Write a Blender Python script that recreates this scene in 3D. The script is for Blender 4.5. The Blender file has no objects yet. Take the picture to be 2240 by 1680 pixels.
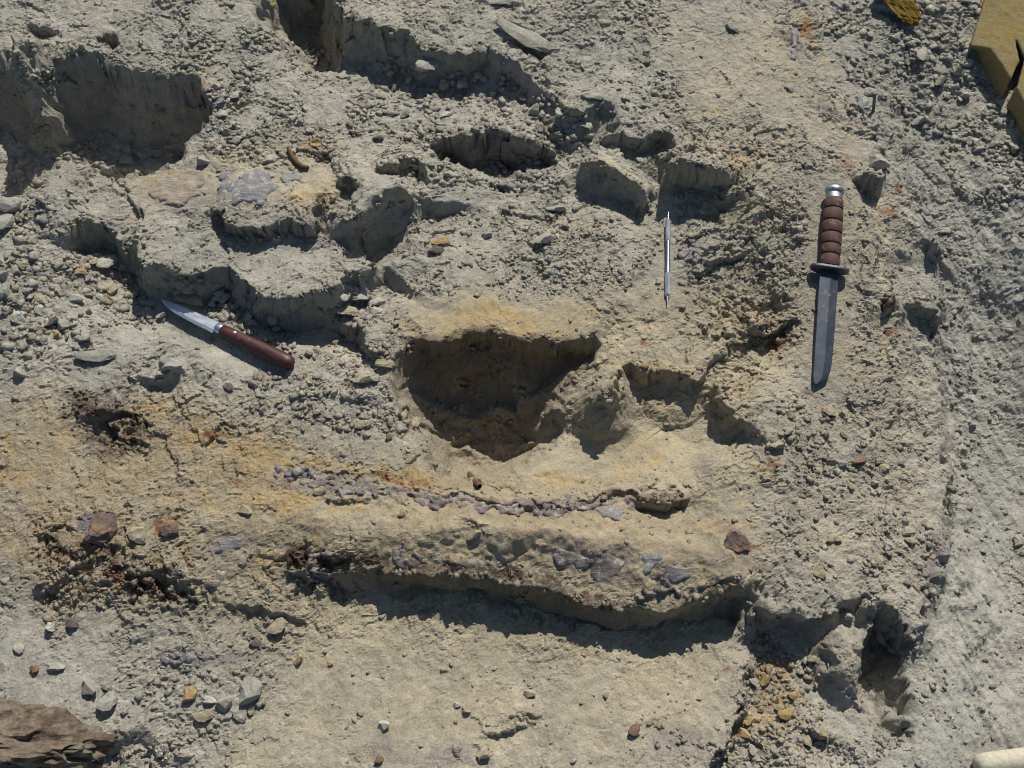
import bpy, bmesh, math
import numpy as np
from mathutils import Vector, Matrix

R = math.radians
scene = bpy.context.scene
COL = scene.collection

# ------------------------------------------------------------------ camera, sky, sun
CAM_H, CAM_T, HFOV = 1.15, R(25), R(54)
cam_d = bpy.data.cameras.new('camera')
cam = bpy.data.objects.new('camera', cam_d)
COL.objects.link(cam)
cam.location = (0, 0, CAM_H)
cam.rotation_euler = (CAM_T, 0, 0)
cam_d.sensor_fit = 'HORIZONTAL'
cam_d.angle = HFOV
cam_d.clip_start = 0.02
cam_d.clip_end = 500
scene.camera = cam

SUN_EL, SUN_AZ = R(41), R(15)           # azimuth measured from +Y towards +X
world = bpy.data.worlds.new('World')
scene.world = world
world.use_nodes = True
wn = world.node_tree
sky = wn.nodes.new('ShaderNodeTexSky')
sky.sky_type = 'NISHITA'
sky.sun_disc = False
sky.sun_elevation = SUN_EL
sky.sun_rotation = SUN_AZ
sky.altitude = 900
wn.links.new(sky.outputs[0], wn.nodes['Background'].inputs[0])
wn.nodes['Background'].inputs[1].default_value = 0.064

sun_d = bpy.data.lights.new('sun', 'SUN')
sun_d.energy = 4.2
sun_d.angle = R(0.53)
sun_d.color = (1.0, 0.95, 0.87)
sun = bpy.data.objects.new('sun', sun_d)
COL.objects.link(sun)
sdir = Vector((math.sin(SUN_AZ) * math.cos(SUN_EL), math.cos(SUN_AZ) * math.cos(SUN_EL), math.sin(SUN_EL)))
sun.rotation_euler = sdir.to_track_quat('Z', 'Y').to_euler()
sun.location = (0.6, 3, 3)

vs = scene.view_settings
vs.view_transform = 'Standard'
vs.look = 'None'
vs.exposure = 0.06
vs.gamma = 1.0
vs.use_curve_mapping = False
scene.cycles.max_bounces = 6
scene.cycles.filter_width = 1.15

# ------------------------------------------------------------------ helpers: places
FPX = 1120 / math.tan(HFOV / 2)
CT, ST = math.cos(CAM_T), math.sin(CAM_T)


def P(px, py, z=0.0):
    """place on the level z that shows at a picture point (2240 x 1680)"""
    dx, dy = (px - 1120) / FPX, (840 - py) / FPX
    yy, zz = dy * CT + ST, dy * ST - CT
    t = (CAM_H - z) / -zz
    return dx * t, yy * t


def scale_at(px, py):
    """metres per picture pixel across the view"""
    dy = (840 - py) / FPX
    return CAM_H / (CT - dy * ST) / FPX


rng = np.random.default_rng(7)


class Noise:
    def __init__(s, seed):
        g = np.random.default_rng(seed)
        a = g.random((256, 256)) * 2 * np.pi
        s.gx, s.gy = np.cos(a), np.sin(a)
        s.jx, s.jy, s.v = g.random((256, 256)), g.random((256, 256)), g.random((256, 256))

    def perlin(s, x, y):
        xi, yi = np.floor(x).astype(np.int64), np.floor(y).astype(np.int64)
        fx, fy = x - xi, y - yi
        u, v = fx * fx * fx * (fx * (fx * 6 - 15) + 10), fy * fy * fy * (fy * (fy * 6 - 15) + 10)

        def c(i, j):
            a, b = (xi + i) & 255, (yi + j) & 255
            return s.gx[a, b] * (fx - i) + s.gy[a, b] * (fy - j)
        n0 = c(0, 0) * (1 - u) + c(1, 0) * u
        n1 = c(0, 1) * (1 - u) + c(1, 1) * u
        return (n0 * (1 - v) + n1 * v) * 1.4

    def fbm(s, x, y, o=4, gain=0.5):
        r, a, f = 0, 1.0, 1.0
        for k in range(o):
            r = r + a * s.perlin(x * f + 17.3 * k, y * f - 9.1 * k)
            a *= gain
            f *= 2.03
        return r

    def facet(s, x, y, tilt=1.0):
        """broken clay: every cell is a tilted flat face; also two values per cell"""
        xi, yi = np.floor(x).astype(np.int64), np.floor(y).astype(np.int64)
        f1 = np.full(x.shape, 9.0)
        h = np.zeros(x.shape)
        c1 = np.zeros(x.shape)
        c2 = np.zeros(x.shape)
        for i in (-1, 0, 1):
            for j in (-1, 0, 1):
                a, b = (xi + i) & 255, (yi + j) & 255
                ex, ey = x - (xi + i + s.jx[a, b]), y - (yi + j + s.jy[a, b])
                d = np.hypot(ex, ey)
                near = d < f1
                h = np.where(near, s.v[a, b] - 0.5 + tilt * (s.gx[a, b] * ex + s.gy[a, b] * ey), h)
                c1 = np.where(near, s.v[(a + 31) & 255, b] - 0.5, c1)
                c2 = np.where(near, s.v[a, (b + 57) & 255] - 0.5, c2)
                f1 = np.where(near, d, f1)
        return h, c1, c2

    def worley(s, x, y):
        xi, yi = np.floor(x).astype(np.int64), np.floor(y).astype(np.int64)
        f1 = np.full(x.shape, 9.0)
        f2 = np.full(x.shape, 9.0)
        val = np.zeros(x.shape)
        for i in (-1, 0, 1):
            for j in (-1, 0, 1):
                a, b = (xi + i) & 255, (yi + j) & 255
                d = np.hypot(xi + i + s.jx[a, b] - x, yi + j + s.jy[a, b] - y)
                near = d < f1
                f2 = np.where(near, f1, np.minimum(f2, d))
                val = np.where(near, s.v[a, b], val)
                f1 = np.where(near, d, f1)
        return f1, f2, val


def ss(x):
    x = np.clip(x, 0, 1)
    return x * x * (3 - 2 * x)


N1, N2, N3, N4 = Noise(11), Noise(23), Noise(37), Noise(51)

# ------------------------------------------------------------------ ground sheet: fine in view, wider cells to the horizon
def axis(lo, hi, step, far, grow=1.16):
    core = np.arange(lo, hi + step / 2, step)
    up, dn, s, a, b = [], [], step, core[-1], core[0]
    while a < far:
        s *= grow
        a += s
        b -= s
        up.append(a)
        dn.append(b)
    return np.concatenate([dn[::-1], core, up])


STEP = 0.0019
ax, ay = axis(-0.86, 0.86, STEP, 60), axis(0.02, 1.30, STEP, 60)
X, Y = np.meshgrid(ax, ay)
NEAR = ss(np.minimum.reduce([X + 1.15, 1.15 - X, Y + 0.25, 1.6 - Y]) / 0.25)

LX = X + 0.016 * N1.fbm(X / 0.09, Y / 0.09, 2)
LY = Y + 0.016 * N3.fbm(X / 0.09, Y / 0.09, 2)
WX = LX + 0.0055 * N2.fbm(X / 0.022, Y / 0.022, 3, 0.6)
WY = LY + 0.0055 * N4.fbm(X / 0.022, Y / 0.022, 3, 0.6)

SX, SY = WX, WY                          # soft edges, for stains
_, a1, a2 = N3.facet(WX / 0.034, WY / 0.034)
_, b1, b2 = N4.facet(WX / 0.013, WY / 0.013)
WX = WX + 0.016 * a1 + 0.008 * b1        # jagged edges, for broken clay
WY = WY + 0.016 * a2 + 0.008 * b2
LIPS = []

H = np.zeros_like(X)
H += 0.010 * N1.fbm(X / 0.38, Y / 0.38, 3) + 0.05 * N2.perlin(X / 3.1, Y / 3.1) * (1 - NEAR)


def window(pts, pad):
    a = np.array(pts)
    x0, x1 = a[:, 0].min() - pad, a[:, 0].max() + pad
    y0, y1 = a[:, 1].min() - pad, a[:, 1].max() + pad
    i0, i1 = np.searchsorted(ay, [y0, y1])
    j0, j1 = np.searchsorted(ax, [x0, x1])
    return slice(i0, i1), slice(j0, j1)


def line_dist(q, x, y):
    best = np.full(x.shape, 1e9)
    side = np.ones(x.shape)
    amp = np.zeros(x.shape)
    for (x0, y0, c0), (x1, y1, c1) in zip(q[:-1], q[1:]):
        dx, dy = x1 - x0, y1 - y0
        l2 = dx * dx + dy * dy
        t = np.clip(((x - x0) * dx + (y - y0) * dy) / l2, 0, 1)
        d = np.hypot(x - x0 - t * dx, y - y0 - t * dy)
        cr = (dx * (y - y0) - dy * (x - x0)) / math.sqrt(l2)
        sc = d - 1e-3 * np.abs(cr)
        m = sc < best
        best = np.where(m, sc, best)
        side = np.where(m, cr, side)
        amp = np.where(m, c0 + (c1 - c0) * t, amp)
    return best / 0.999, side, amp


def ledge(pts, drop, face=0.012, lu=0.05, ld=0.06, uf=0.4, jag=0.75, lw=1.0):
    """a broken edge walked with the low side on the right; pts (px, py, share of the drop); ragged at the lip, calmer down the face"""
    q = [P(a, b, drop * uf * 0.6) + (c,) for a, b, c in pts]
    w = window(q, 3 * max(lu, ld) + 0.02)
    LIPS.append((pts, drop))
    bx, by = X[w] + lw * (LX[w] - X[w]), Y[w] + lw * (LY[w] - Y[w])
    d, side, amp = line_dist(q, bx, by)
    a = 1 - 0.8 * ss((d - 0.004) / max(face, 0.012)) * (side < 0)
    d, side, amp = line_dist(q, bx + a * (min(1, jag + .3) * (SX[w] - LX[w]) + jag * (WX[w] - SX[w])), by + a * (min(1, jag + .3) * (SY[w] - LY[w]) + jag * (WY[w] - SY[w])))
    hi = uf * np.exp(-(d / lu) ** 1.6)
    s = 1 - (1 - np.clip(d / face, 0, 1)) ** 2
    rec = np.exp(-(np.maximum(d - face, 0) / ld) ** 2)
    lo = uf * (1 - s) - (1 - uf) * s * rec
    H[w] += drop * amp * np.where(side > 0, hi, lo)


def inside_dist(poly, x, y, widths=None):
    """signed distance (inside positive); with widths (steep above, easy below) the least share of the wall"""
    n = len(poly)
    inside = np.zeros(x.shape, bool)
    dm = np.full(x.shape, 1e9)
    share = np.full(x.shape, 1e9)
    area = sum(poly[i][0] * poly[(i + 1) % n][1] - poly[(i + 1) % n][0] * poly[i][1] for i in range(n))
    for i in range(n):
        x0, y0 = poly[i][:2]
        x1, y1 = poly[(i + 1) % n][:2]
        dx, dy = x1 - x0, y1 - y0
        l2 = dx * dx + dy * dy + 1e-12
        c = ((y0 > y) != (y1 > y)) & (x < dx * (y - y0) / (dy if abs(dy) > 1e-9 else 1e-9) + x0)
        inside ^= c
        t = np.clip(((x - x0) * dx + (y - y0) * dy) / l2, 0, 1)
        d = np.hypot(x - x0 - t * dx, y - y0 - t * dy)
        dm = np.minimum(dm, d)
        if widths:
            ny = (dx if area > 0 else -dx) / math.sqrt(l2)      # inward normal, +1 points up the slope
            wd = widths[0] + (widths[1] - widths[0]) * (0.5 + 0.5 * ny) ** 1.3
            share = np.minimum(share, d / wd)
    sd = np.where(inside, dm, -dm)
    return (sd, np.where(inside, share, 0)) if widths else sd


def pit(px, depth, steep=0.02, easy=0.12, z=0.0, jag=0.5):
    poly = [P(a, b, z) for a, b in px]
    w = window(poly, 0.04)
    sd, s0 = inside_dist(poly, LX[w], LY[w], (steep, easy))
    a = 1 - 0.85 * ss((sd - 0.004) / 0.02)
    sd, sh = inside_dist(poly, LX[w] + a * ((SX[w] - LX[w]) + jag * (WX[w] - SX[w])), LY[w] + a * ((SY[w] - LY[w]) + jag * (WY[w] - SY[w])), (steep, easy))
    H[w] -= depth * (0.5 * ss(sh) + 0.5 * (1 - (1 - np.clip(sh, 0, 1)) ** 2))


def mound(px, py, rx, ry, rot, h, power=1.0):
    cx, cy = P(px, py)
    k = scale_at(px, py)
    rx, ry = rx * k, ry * k
    w = window([(cx, cy)], 2.6 * max(rx, ry))
    a, b = 0.75 * SX[w] + 0.25 * WX[w] - cx, 0.75 * SY[w] + 0.25 * WY[w] - cy
    c, s = math.cos(R(rot)), math.sin(R(rot))
    u, v = (a * c + b * s) / rx, (-a * s + b * c) / ry
    H[w] += h * np.exp(-((u * u + v * v) ** power))


def field(px_poly, soft, warp=True):
    """0..1 mask of a painted area"""
    poly = [P(a, b) for a, b in px_poly]
    w = window(poly, soft * 2 + 0.03)
    sd = inside_dist(poly, SX[w], SY[w])
    m = np.zeros_like(H)
    m[w] = ss(0.5 + sd / (2 * soft))
    return m


def spot(px, py, rx, ry, rot=0):
    cx, cy = P(px, py)
    k = scale_at(px, py)
    rx, ry = rx * k, ry * k
    w = window([(cx, cy)], 3.0 * max(rx, ry))
    a, b = SX[w] - cx, SY[w] - cy
    c, s = math.cos(R(rot)), math.sin(R(rot))
    u, v = (a * c + b * s) / rx, (-a * s + b * c) / ry
    m = np.zeros_like(H)
    m[w] = np.exp(-(u * u + v * v))
    return m


# --- broad shape: basin, bone ridge, sloping right flank
mound(1130, 1180, 560, 95, -4, 0.020)
mound(300, 1200, 330, 130, 0, 0.010)
mound(1100, 1560, 520, 170, 0, -0.012)
mound(2260, 1000, 240, 800, 0, -0.090)
mound(560, 430, 330, 110, -10, 0.016)
mound(2150, 200, 260, 200, 30, -0.02)
mound(1500, 420, 300, 200, 0, 0.012)

# --- upper left hollow
pit([(-150, 110), (25, 125), (104, 140), (170, 118), (290, 140), (350, 165), (430, 190), (470, 225), (455, 275), (400, 335), (310, 385),
     (170, 415), (40, 440), (-150, 480)], 0.088, 0.060, 0.070, 0.0, 0.9)
mound(70, 175, 34, 75, 8, 0.085, 1.4)
ledge([(105, 140, .2), (180, 118, .8), (300, 140, 1), (380, 180, 1), (440, 200, .8), (475, 240, 0)], 0.022, 0.01, 0.05, 0.05, .7)
pit([(205, 80), (230, 66), (262, 72), (272, 96), (245, 112), (212, 105)], 0.035, 0.008, 0.03)
ledge([(30, 60, 0), (90, 50, 1), (150, 75, 0)], 0.02, 0.01, 0.03, 0.04)

# --- top hole and the big block beside it
pit([(548, 20), (570, -70), (740, -80), (744, 40), (742, 135), (690, 160), (620, 110)], 0.090, 0.035, 0.07, 0.0, 0.8)
ledge([(738, -90, .6), (740, 30, .8), (770, 48, 1), (830, 78, 1), (905, 92, 1), (935, 110, .7), (1000, 112, .8), (1060, 96, .7), (1110, 140, .7), (1150, 160, .5),
       (1200, 190, .3), (1250, 232, .55), (1330, 238, .5), (1380, 275, 0)], 0.062, 0.030, 0.09, 0.055, .5, .4)
ledge([(1180, 255, 0), (1220, 285, 1), (1300, 300, 0)], 0.02, 0.01, 0.03, 0.04)
pit([(1090, 95), (1150, 95), (1215, 125), (1190, 150), (1120, 125)], 0.02, 0.008, 0.03)

# --- mid top hollow
pit([(925, 312), (948, 290), (1000, 284), (1045, 296), (1085, 292), (1120, 316), (1160, 304), (1212, 318), (1196, 345), (1140, 372), (1100, 405), (1020, 400), (985, 372), (940, 350)], 0.046, 0.030, 0.065, 0.0, 1.3)
ledge([(915, 300, 0), (960, 285, .8), (1060, 290, 1), (1130, 300, 1), (1215, 312, .8), (1250, 330, 0)], 0.018, 0.008, 0.04, 0.03, .8)
ledge([(835, 340, 0), (860, 350, 1), (900, 352, 1), (925, 375, 1), (960, 400, 0)], 0.02, 0.006, 0.025, 0.03, .5)
pit([(1085, 325), (1120, 320), (1145, 360), (1110, 362)], 0.03, 0.01, 0.02)

# --- steps above the steel probe
ledge([(1325, 300, 0), (1350, 302, .9), (1440, 300, 1), (1462, 330, .8), (1465, 352, .3), (1500, 362, 0)], 0.026, 0.009, 0.05, 0.035, .5)
ledge([(1258, 345, 0), (1280, 372, .9), (1340, 392, 1), (1408, 418, 1), (1432, 392, .3), (1440, 380, 0)], 0.046, 0.016, 0.06, 0.035, .6, .3)
ledge([(1445, 330, 0), (1458, 372, .9), (1500, 376, 1), (1560, 386, .9), (1600, 375, .4), (1640, 365, 0)], 0.055, 0.012, 0.05, 0.06, .6)
ledge([(1550, 410, 0), (1600, 425, 1), (1650, 430, 0)], 0.022, 0.01, 0.03, 0.03)

# --- polished fossil plate and the blocks below it
ledge([(120, 520, 0), (150, 495, .9), (185, 480, 1), (235, 492, 1), (255, 520, .7), (310, 550, .5), (330, 600, 0)], 0.045, 0.015, 0.05, 0.05, .4)
ledge([(300, 500, .2), (318, 555, .9), (350, 588, 1), (430, 600, 1), (490, 580, .8), (520, 600, .8), (575, 640, 1), (640, 660, 1.1), (700, 640, 1), (750, 615, .9),
       (800, 588, .8), (815, 570, 0)], 0.054, 0.024, 0.07, 0.065, .5, .5)
ledge([(455, 475, 0), (475, 478, .8), (505, 482, 1), (516, 515, 1), (560, 525, 1), (590, 520, .8), (625, 500, .7), (690, 512, .9), (712, 470, .4), (735, 430, 0)], 0.030, 0.006, 0.06, 0.045, .5)
ledge([(720, 470, 0), (760, 488, .5), (795, 488, 1), (848, 446, 1.1), (880, 435, 1), (905, 432, .8), (912, 415, 0)], 0.056, 0.028, 0.05, 0.05, .55, .3)
ledge([(793, 482, 0), (792, 520, 1), (785, 560, .8), (800, 585, 0)][::-1], 0.028, 0.008, 0.05, 0.05, .5)
ledge([(700, 668, 0), (745, 690, .8), (795, 712, 1), (815, 745, .8), (850, 790, 0)], 0.03, 0.008, 0.035, 0.04, .5)
ledge([(735, 390, 0), (755, 385, 1), (780, 405, .6), (800, 420, 0)], 0.025, 0.006, 0.03, 0.03, .6)
ledge([(320, 800, 0), (345, 822, 1), (400, 825, .9), (420, 800, 0)], 0.018, 0.012, 0.03, 0.03, .6)

# --- the deep pit in the middle
pit([(872, 880), (930, 800), (1300, 800), (1340, 860), (1385, 806), (1440, 812), (1520, 822), (1560, 830), (1620, 905), (1645, 965), (1570, 1045), (1400, 1085), (1100, 1095), (940, 1070), (880, 990)],
    0.030, 0.11, 0.12)
pit([(850, 815), (885, 772), (940, 755), (1060, 764), (1135, 750), (1205, 736), (1285, 742), (1290, 780), (1250, 830), (1235, 900), (1225, 975), (1165, 1025), (1050, 1050), (945, 1040),
     (905, 965), (860, 860)], 0.066, 0.060, 0.055)
mound(1320, 890, 60, 42, 30, 0.040)
mound(1075, 868, 62, 20, 12, 0.020, 1.5)
mound(955, 850, 48, 22, -25, 0.018, 1.5)
mound(1165, 830, 40, 22, 20, 0.016, 1.5)
mound(1010, 935, 60, 22, 0, 0.010)
mound(1140, 925, 34, 18, 0, 0.012, 1.5)
ledge([(860, 790, 0), (890, 768, .6), (940, 752, 1), (1060, 762, 1), (1135, 748, 1), (1205, 735, 1), (1285, 740, .9), (1310, 755, 0)], 0.028, 0.006, 0.10, 0.03, .6, .5)
ledge([(880, 860, 0), (915, 880, 1), (990, 905, 1), (1050, 888, .8), (1100, 910, .8), (1150, 880, 0)], 0.010, 0.010, 0.03, 0.03, .5, .6)
ledge([(930, 800, 0), (990, 812, .8), (1060, 800, 1), (1130, 812, .8), (1200, 790, 0)], 0.012, 0.006, 0.02, 0.03, .5, 1.2)
ledge([(190, 225, 0), (240, 240, 1), (320, 232, .8), (390, 255, 1), (430, 250, 0)], 0.016, 0.008, 0.03, 0.03, .5, 1.2)
ledge([(130, 285, 0), (200, 300, 1), (280, 290, .8), (340, 305, 0)], 0.014, 0.008, 0.03, 0.03, .5, 1.2)
ledge([(1322, 905, 0), (1338, 880, .8), (1350, 845, 1), (1385, 806, 1), (1440, 812, 1), (1520, 822, 1), (1560, 800, .9), (1600, 762, .8), (1665, 735, .7), (1735, 708, 0)], 0.018, 0.012, 0.05, 0.055, .5)
ledge([(1545, 815, 0), (1590, 850, 1), (1620, 905, 1), (1650, 945, .5), (1690, 1000, 0)], 0.030, 0.018, 0.06, 0.06, .5, .5)
ledge([(1610, 700, 0), (1660, 700, .8), (1720, 690, .8), (1800, 720, 0)], 0.02, 0.01, 0.04, 0.05, .5)

# --- long bone ledge
ledge([(600, 1238, 0), (680, 1248, .4), (760, 1256, .8), (855, 1258, .9), (955, 1262, .95), (1062, 1276, 1), (1152, 1290, 1), (1242, 1308, 1), (1351, 1334, 1.05), (1440, 1332, 1.2),
       (1548, 1316, 1.4), (1618, 1294, 1.5), (1640, 1275, .4), (1655, 1255, 0)], 0.034, 0.012, 0.09, 0.10, .55, .25, .15)
mound(1130, 1195, 480, 52, -5, 0.014)
ledge([(1622, 1270, 0), (1640, 1330, 1), (1630, 1400, 0)], 0.03, 0.012, 0.04, 0.03, .4)
ledge([(820, 1048, 0), (940, 1082, .7), (1060, 1090, .9), (1150, 1104, 1), (1230, 1108, 1), (1310, 1092, .8), (1400, 1078, .9), (1470, 1085, .6), (1500, 1060, 0)], 0.010, 0.006, 0.03, 0.03, .6, 1.2)
ledge([(1380, 1095, 0), (1415, 1098, 1), (1465, 1095, 1), (1490, 1085, .7), (1510, 1060, 0)], 0.022, 0.008, 0.03, 0.04, .5)
ledge([(740, 1090, 0), (765, 1102, 1), (800, 1096, 0)], 0.012, 0.005, 0.02, 0.02)
ledge([(1000, 1165, 0), (1030, 1172, 1), (1070, 1165, 0)], 0.008, 0.005, 0.02, 0.03)

# --- left crumbling patch, lower left
ledge([(150, 890, 0), (190, 898, 1), (250, 905, 1), (300, 925, .6), (330, 930, 0)], 0.011, 0.012, 0.04, 0.04, .5)
ledge([(60, 1270, 0), (90, 1285, 1), (170, 1215, .5), (260, 1215, .8), (300, 1260, .9), (390, 1290, .8), (430, 1290, 0)], 0.009, 0.010, 0.05, 0.04, .5)
ledge([(-100, 1640, .8), (0, 1655, 1), (70, 1674, 1), (127, 1662, 1), (165, 1636, 1), (217, 1624, 1), (248, 1604, .6), (265, 1580, 0)], 0.030, 0.02, 0.10, 0.09, .2)
ledge([(420, 1360, 0), (500, 1330, 1), (600, 1330, .8), (680, 1340, 0)], 0.008, 0.006, 0.03, 0.04)

# --- lower right: broken pocket, low rim of the pale floor, crumb channel
mound(1850, 1450, 170, 140, 0, -0.022)
pit([(1885, 1375), (1920, 1330), (1945, 1335), (1995, 1408), (2012, 1450), (2010, 1540), (1995, 1600), (1945, 1610), (1905, 1545), (1890, 1470)], 0.050, 0.012, 0.05)
ledge([(1690, 1365, 0), (1720, 1352, .6), (1755, 1345, .8), (1840, 1330, .8), (1925, 1332, .8), (1945, 1352, 1), (1985, 1400, 1), (2005, 1415, .7), (2015, 1440, 0)], 0.02, 0.008, 0.04, 0.05, .6)
mound(1850, 1445, 48, 62, 10, 0.036, 2)
mound(1975, 1545, 20, 20, 10, 0.026, 1.5)
mound(1880, 1400, 20, 20, 10, 0.02, 1.5)
ledge([(1655, 1345, 0), (1672, 1362, .9), (1735, 1358, 1), (1745, 1340, 0)], 0.026, 0.005, 0.03, 0.04, .5)
ledge([(1500, 1760, .8), (1540, 1660, 1), (1592, 1590, 1), (1632, 1520, .8), (1655, 1450, .6), (1668, 1400, 0)], 0.026, 0.012, 0.06, 0.07, .5)
ledge([(1740, 1605, 0), (1790, 1600, .8), (1810, 1620, .8), (1830, 1590, 0)], 0.02, 0.01, 0.03, 0.03)

# --- right flank edge
ledge([(1880, 1540, 0), (2005, 1400, .5), (2050, 1290, .6), (2085, 1150, .7), (2108, 950, .6), (2088, 760, .7), (2068, 600, .9), (2050, 520, .6), (1990, 440, .5), (1930, 330, .4), (1880, 230, 0)], 0.026, 0.03, 0.07, 0.14, .5)
ledge([(2035, 500, 0), (2050, 515, 1), (2072, 512, .8), (2085, 500, 0)], 0.035, 0.008, 0.03, 0.04, .5)
ledge([(1878, 350, 0), (1893, 385, .8), (1930, 386, 1), (1938, 375, .8), (1945, 345, 0)], 0.036, 0.008, 0.04, 0.03, .7)
ledge([(2000, 645, 0), (2030, 655, .8), (2070, 662, 1), (2090, 650, 0)], 0.025, 0.008, 0.04, 0.05, .5)
ledge([(1920, 640, 0), (1940, 655, 1), (1975, 650, 0)], 0.022, 0.008, 0.03, 0.03, .5)
ledge([(1690, 620, 0), (1705, 640, 1), (1730, 640, 0)], 0.015, 0.008, 0.03, 0.03, .5)
ledge([(1070, 1600, 0), (1090, 1592, .8), (1140, 1580, 1), (1185, 1572, 0)], 0.009, 0.004, 0.02, 0.03, .6)
ledge([(1040, 1610, 0), (1055, 1655, 1), (1075, 1650, 0)], 0.008, 0.004, 0.02, 0.03, .6)

for cr in ([(1880, 60, 0), (1960, 240, 1), (2050, 420, .6), (2120, 560, 0)], [(1985, 330, 0), (2040, 440, 1), (2110, 640, .8), (2150, 760, 0)], [(2110, 480, 0), (2160, 640, 1), (2190, 800, .6), (2215, 960, 0)],
           [(1800, 300, 0), (1880, 450, .8), (1960, 600, 1), (2010, 720, .5), (2040, 820, 0)], [(2070, 800, 0), (2100, 960, 1), (2120, 1080, .8), (2100, 1220, 0)], [(2140, 1380, 0), (2170, 1480, 1), (2180, 1600, 0)]):
    ledge(cr[::-1], 0.011, 0.020, 0.05, 0.06, .5, 0.8)

# --- roughness of the surface, area by area
RG = np.full_like(H, 0.50) + 0.30 * N3.fbm(X / 0.11, Y / 0.11, 3) + 0.18 * N2.fbm(X / 0.035, Y / 0.035, 2)
for poly, val, soft in [
    ([(700, 1400), (1200, 1410), (1620, 1450), (1560, 1640), (1500, 1700), (560, 1700), (620, 1480)], 0.17, 0.05),
    ([(880, 660), (1250, 660), (1290, 735), (920, 745)], 0.16, 0.02),
    ([(960, 960), (1300, 930), (1560, 880), (1580, 1000), (1420, 1060), (900, 1040), (600, 900), (700, 960)], 0.18, 0.03),
    ([(300, 380), (720, 380), (690, 470), (300, 480)], 0.15, 0.02),
    ([(900, 1150), (1600, 1140), (1600, 1270), (1200, 1262), (900, 1230)], 0.20, 0.02),
    ([(760, 1112), (1640, 1112), (1625, 1272), (1350, 1300), (1100, 1262), (800, 1238)], 0.20, 0.012),
    ([(0, 880), (170, 900), (160, 1100), (0, 1160)], 0.30, 0.03),
    ([(480, 1100), (900, 1130), (1100, 1200), (700, 1220), (480, 1240)], 0.30, 0.03),
    ([(2090, 1000), (2300, 900), (2300, 1700), (2030, 1700), (2010, 1500)], 0.22, 0.04),
    ([(0, 1280), (90, 1330), (80, 1480), (250, 1560), (0, 1600)], 0.2, 0.03),
    ([(1480, 20), (1700, 0), (1780, 250), (1500, 250), (1450, 120)], 0.32, 0.04),
    ([(560, 170), (760, 190), (800, 250), (620, 240)], 0.3, 0.03),
    ([(1830, 1480), (1960, 1620), (1860, 1600), (1760, 1500), (1770, 1400)], 0.2, 0.02),
    ([(640, 1210), (760, 1225), (760, 1290), (640, 1290)], 1.3, 0.012),
    ([(830, 1235), (1160, 1270), (1400, 1310), (1620, 1270), (1630, 1310), (1350, 1350), (1060, 1300), (830, 1275)], 0.40, 0.008),
    ([(150, 870), (340, 920), (330, 990), (180, 960)], 1.1, 0.02),
    ([(80, 1180), (430, 1230), (420, 1320), (90, 1330)], 1.2, 0.02),
    ([(1530, 420), (1760, 440), (1760, 720), (1560, 720), (1480, 480)], 0.95, 0.03),
    ([(1720, 330), (1900, 400), (2060, 700), (2070, 980), (1860, 980), (1740, 700)], 0.62, 0.04),
    ([(2000, 420), (2300, 500), (2300, 1000), (2100, 1000), (2060, 640)], 0.40, 0.04),
]:
    m = field(poly, soft)
    RG = RG * (1 - m) + val * m
RG = np.clip(RG + 0.10 * N4.fbm(X / 0.05, Y / 0.05, 3), 0.06, 1.3)

f1, f2, v = N1.worley(WX / 0.019, WY / 0.016)
crumb = (v - 0.35) * ss((f2 - f1) * 3.0)
f1, f2, v = N2.worley(WX / 0.0085 + 0.3 * crumb, WY / 0.0075)
crumb2 = (v - 0.3) * ss((f2 - f1) * 2.5)
fa, _, _ = N2.facet(SX / 0.05, SY / 0.042, 1.2)
fb_, _, _ = N4.facet(SX / 0.020, SY / 0.018, 1.1)
fc_, _, _ = N1.facet(SX / 0.0095 + 3, SY / 0.0085, 1.0)
RB = np.clip(RG - 0.25, 0, 1)
fd_, _, _ = N3.facet(SX / 0.0055 + 9, SY / 0.005, 1.0)
RC = np.clip(RG - 0.10, 0, 1.2)
MICRO = RB * (0.0075 * fa + 0.0052 * fb_) + RC * (0.0036 * fc_ + 0.0019 * fd_) + RG * (0.0010 * crumb + 0.0010 * crumb2 + 0.0008 * N3.fbm(X / 0.009, Y / 0.008, 3, 0.6)) + 0.0009 * N4.fbm(X / 0.02, Y / 0.02, 3)
gy_, gx_ = np.gradient(H, ay, ax)
STEEP0 = ss((np.hypot(gx_, gy_) - 0.45) / 0.8) * NEAR
MICRO *= 1 - 0.8 * STEEP0
H += 0.0035 * field([(1960, 330), (2300, 300), (2300, 1700), (2010, 1700), (2010, 1400), (2100, 1150), (2110, 900), (2070, 600)], 0.05) * N2.fbm((0.94 * X + 0.35 * Y) / 0.022, (0.35 * X - 0.94 * Y) / 0.16, 3, 0.6)
H += MICRO * NEAR

# --- ground pressed level under the tools
TOOLS = [((1824, 420), (1801, 835), 0.020), ((360, 662), (640, 795), 0.016), ((1461, 470), (1461, 655), 0.008)]


def box_blur(a, n):
    for axs in (0, 1):
        c = np.cumsum(np.pad(a, [(n + 1, n) if k == axs else (0, 0) for k in (0, 1)], mode='edge'), axis=axs)
        a = (np.take(c, range(2 * n + 1, c.shape[axs]), axis=axs) - np.take(c, range(0, c.shape[axs] - 2 * n - 1), axis=axs)) / (2 * n + 1)
    return a


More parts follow.
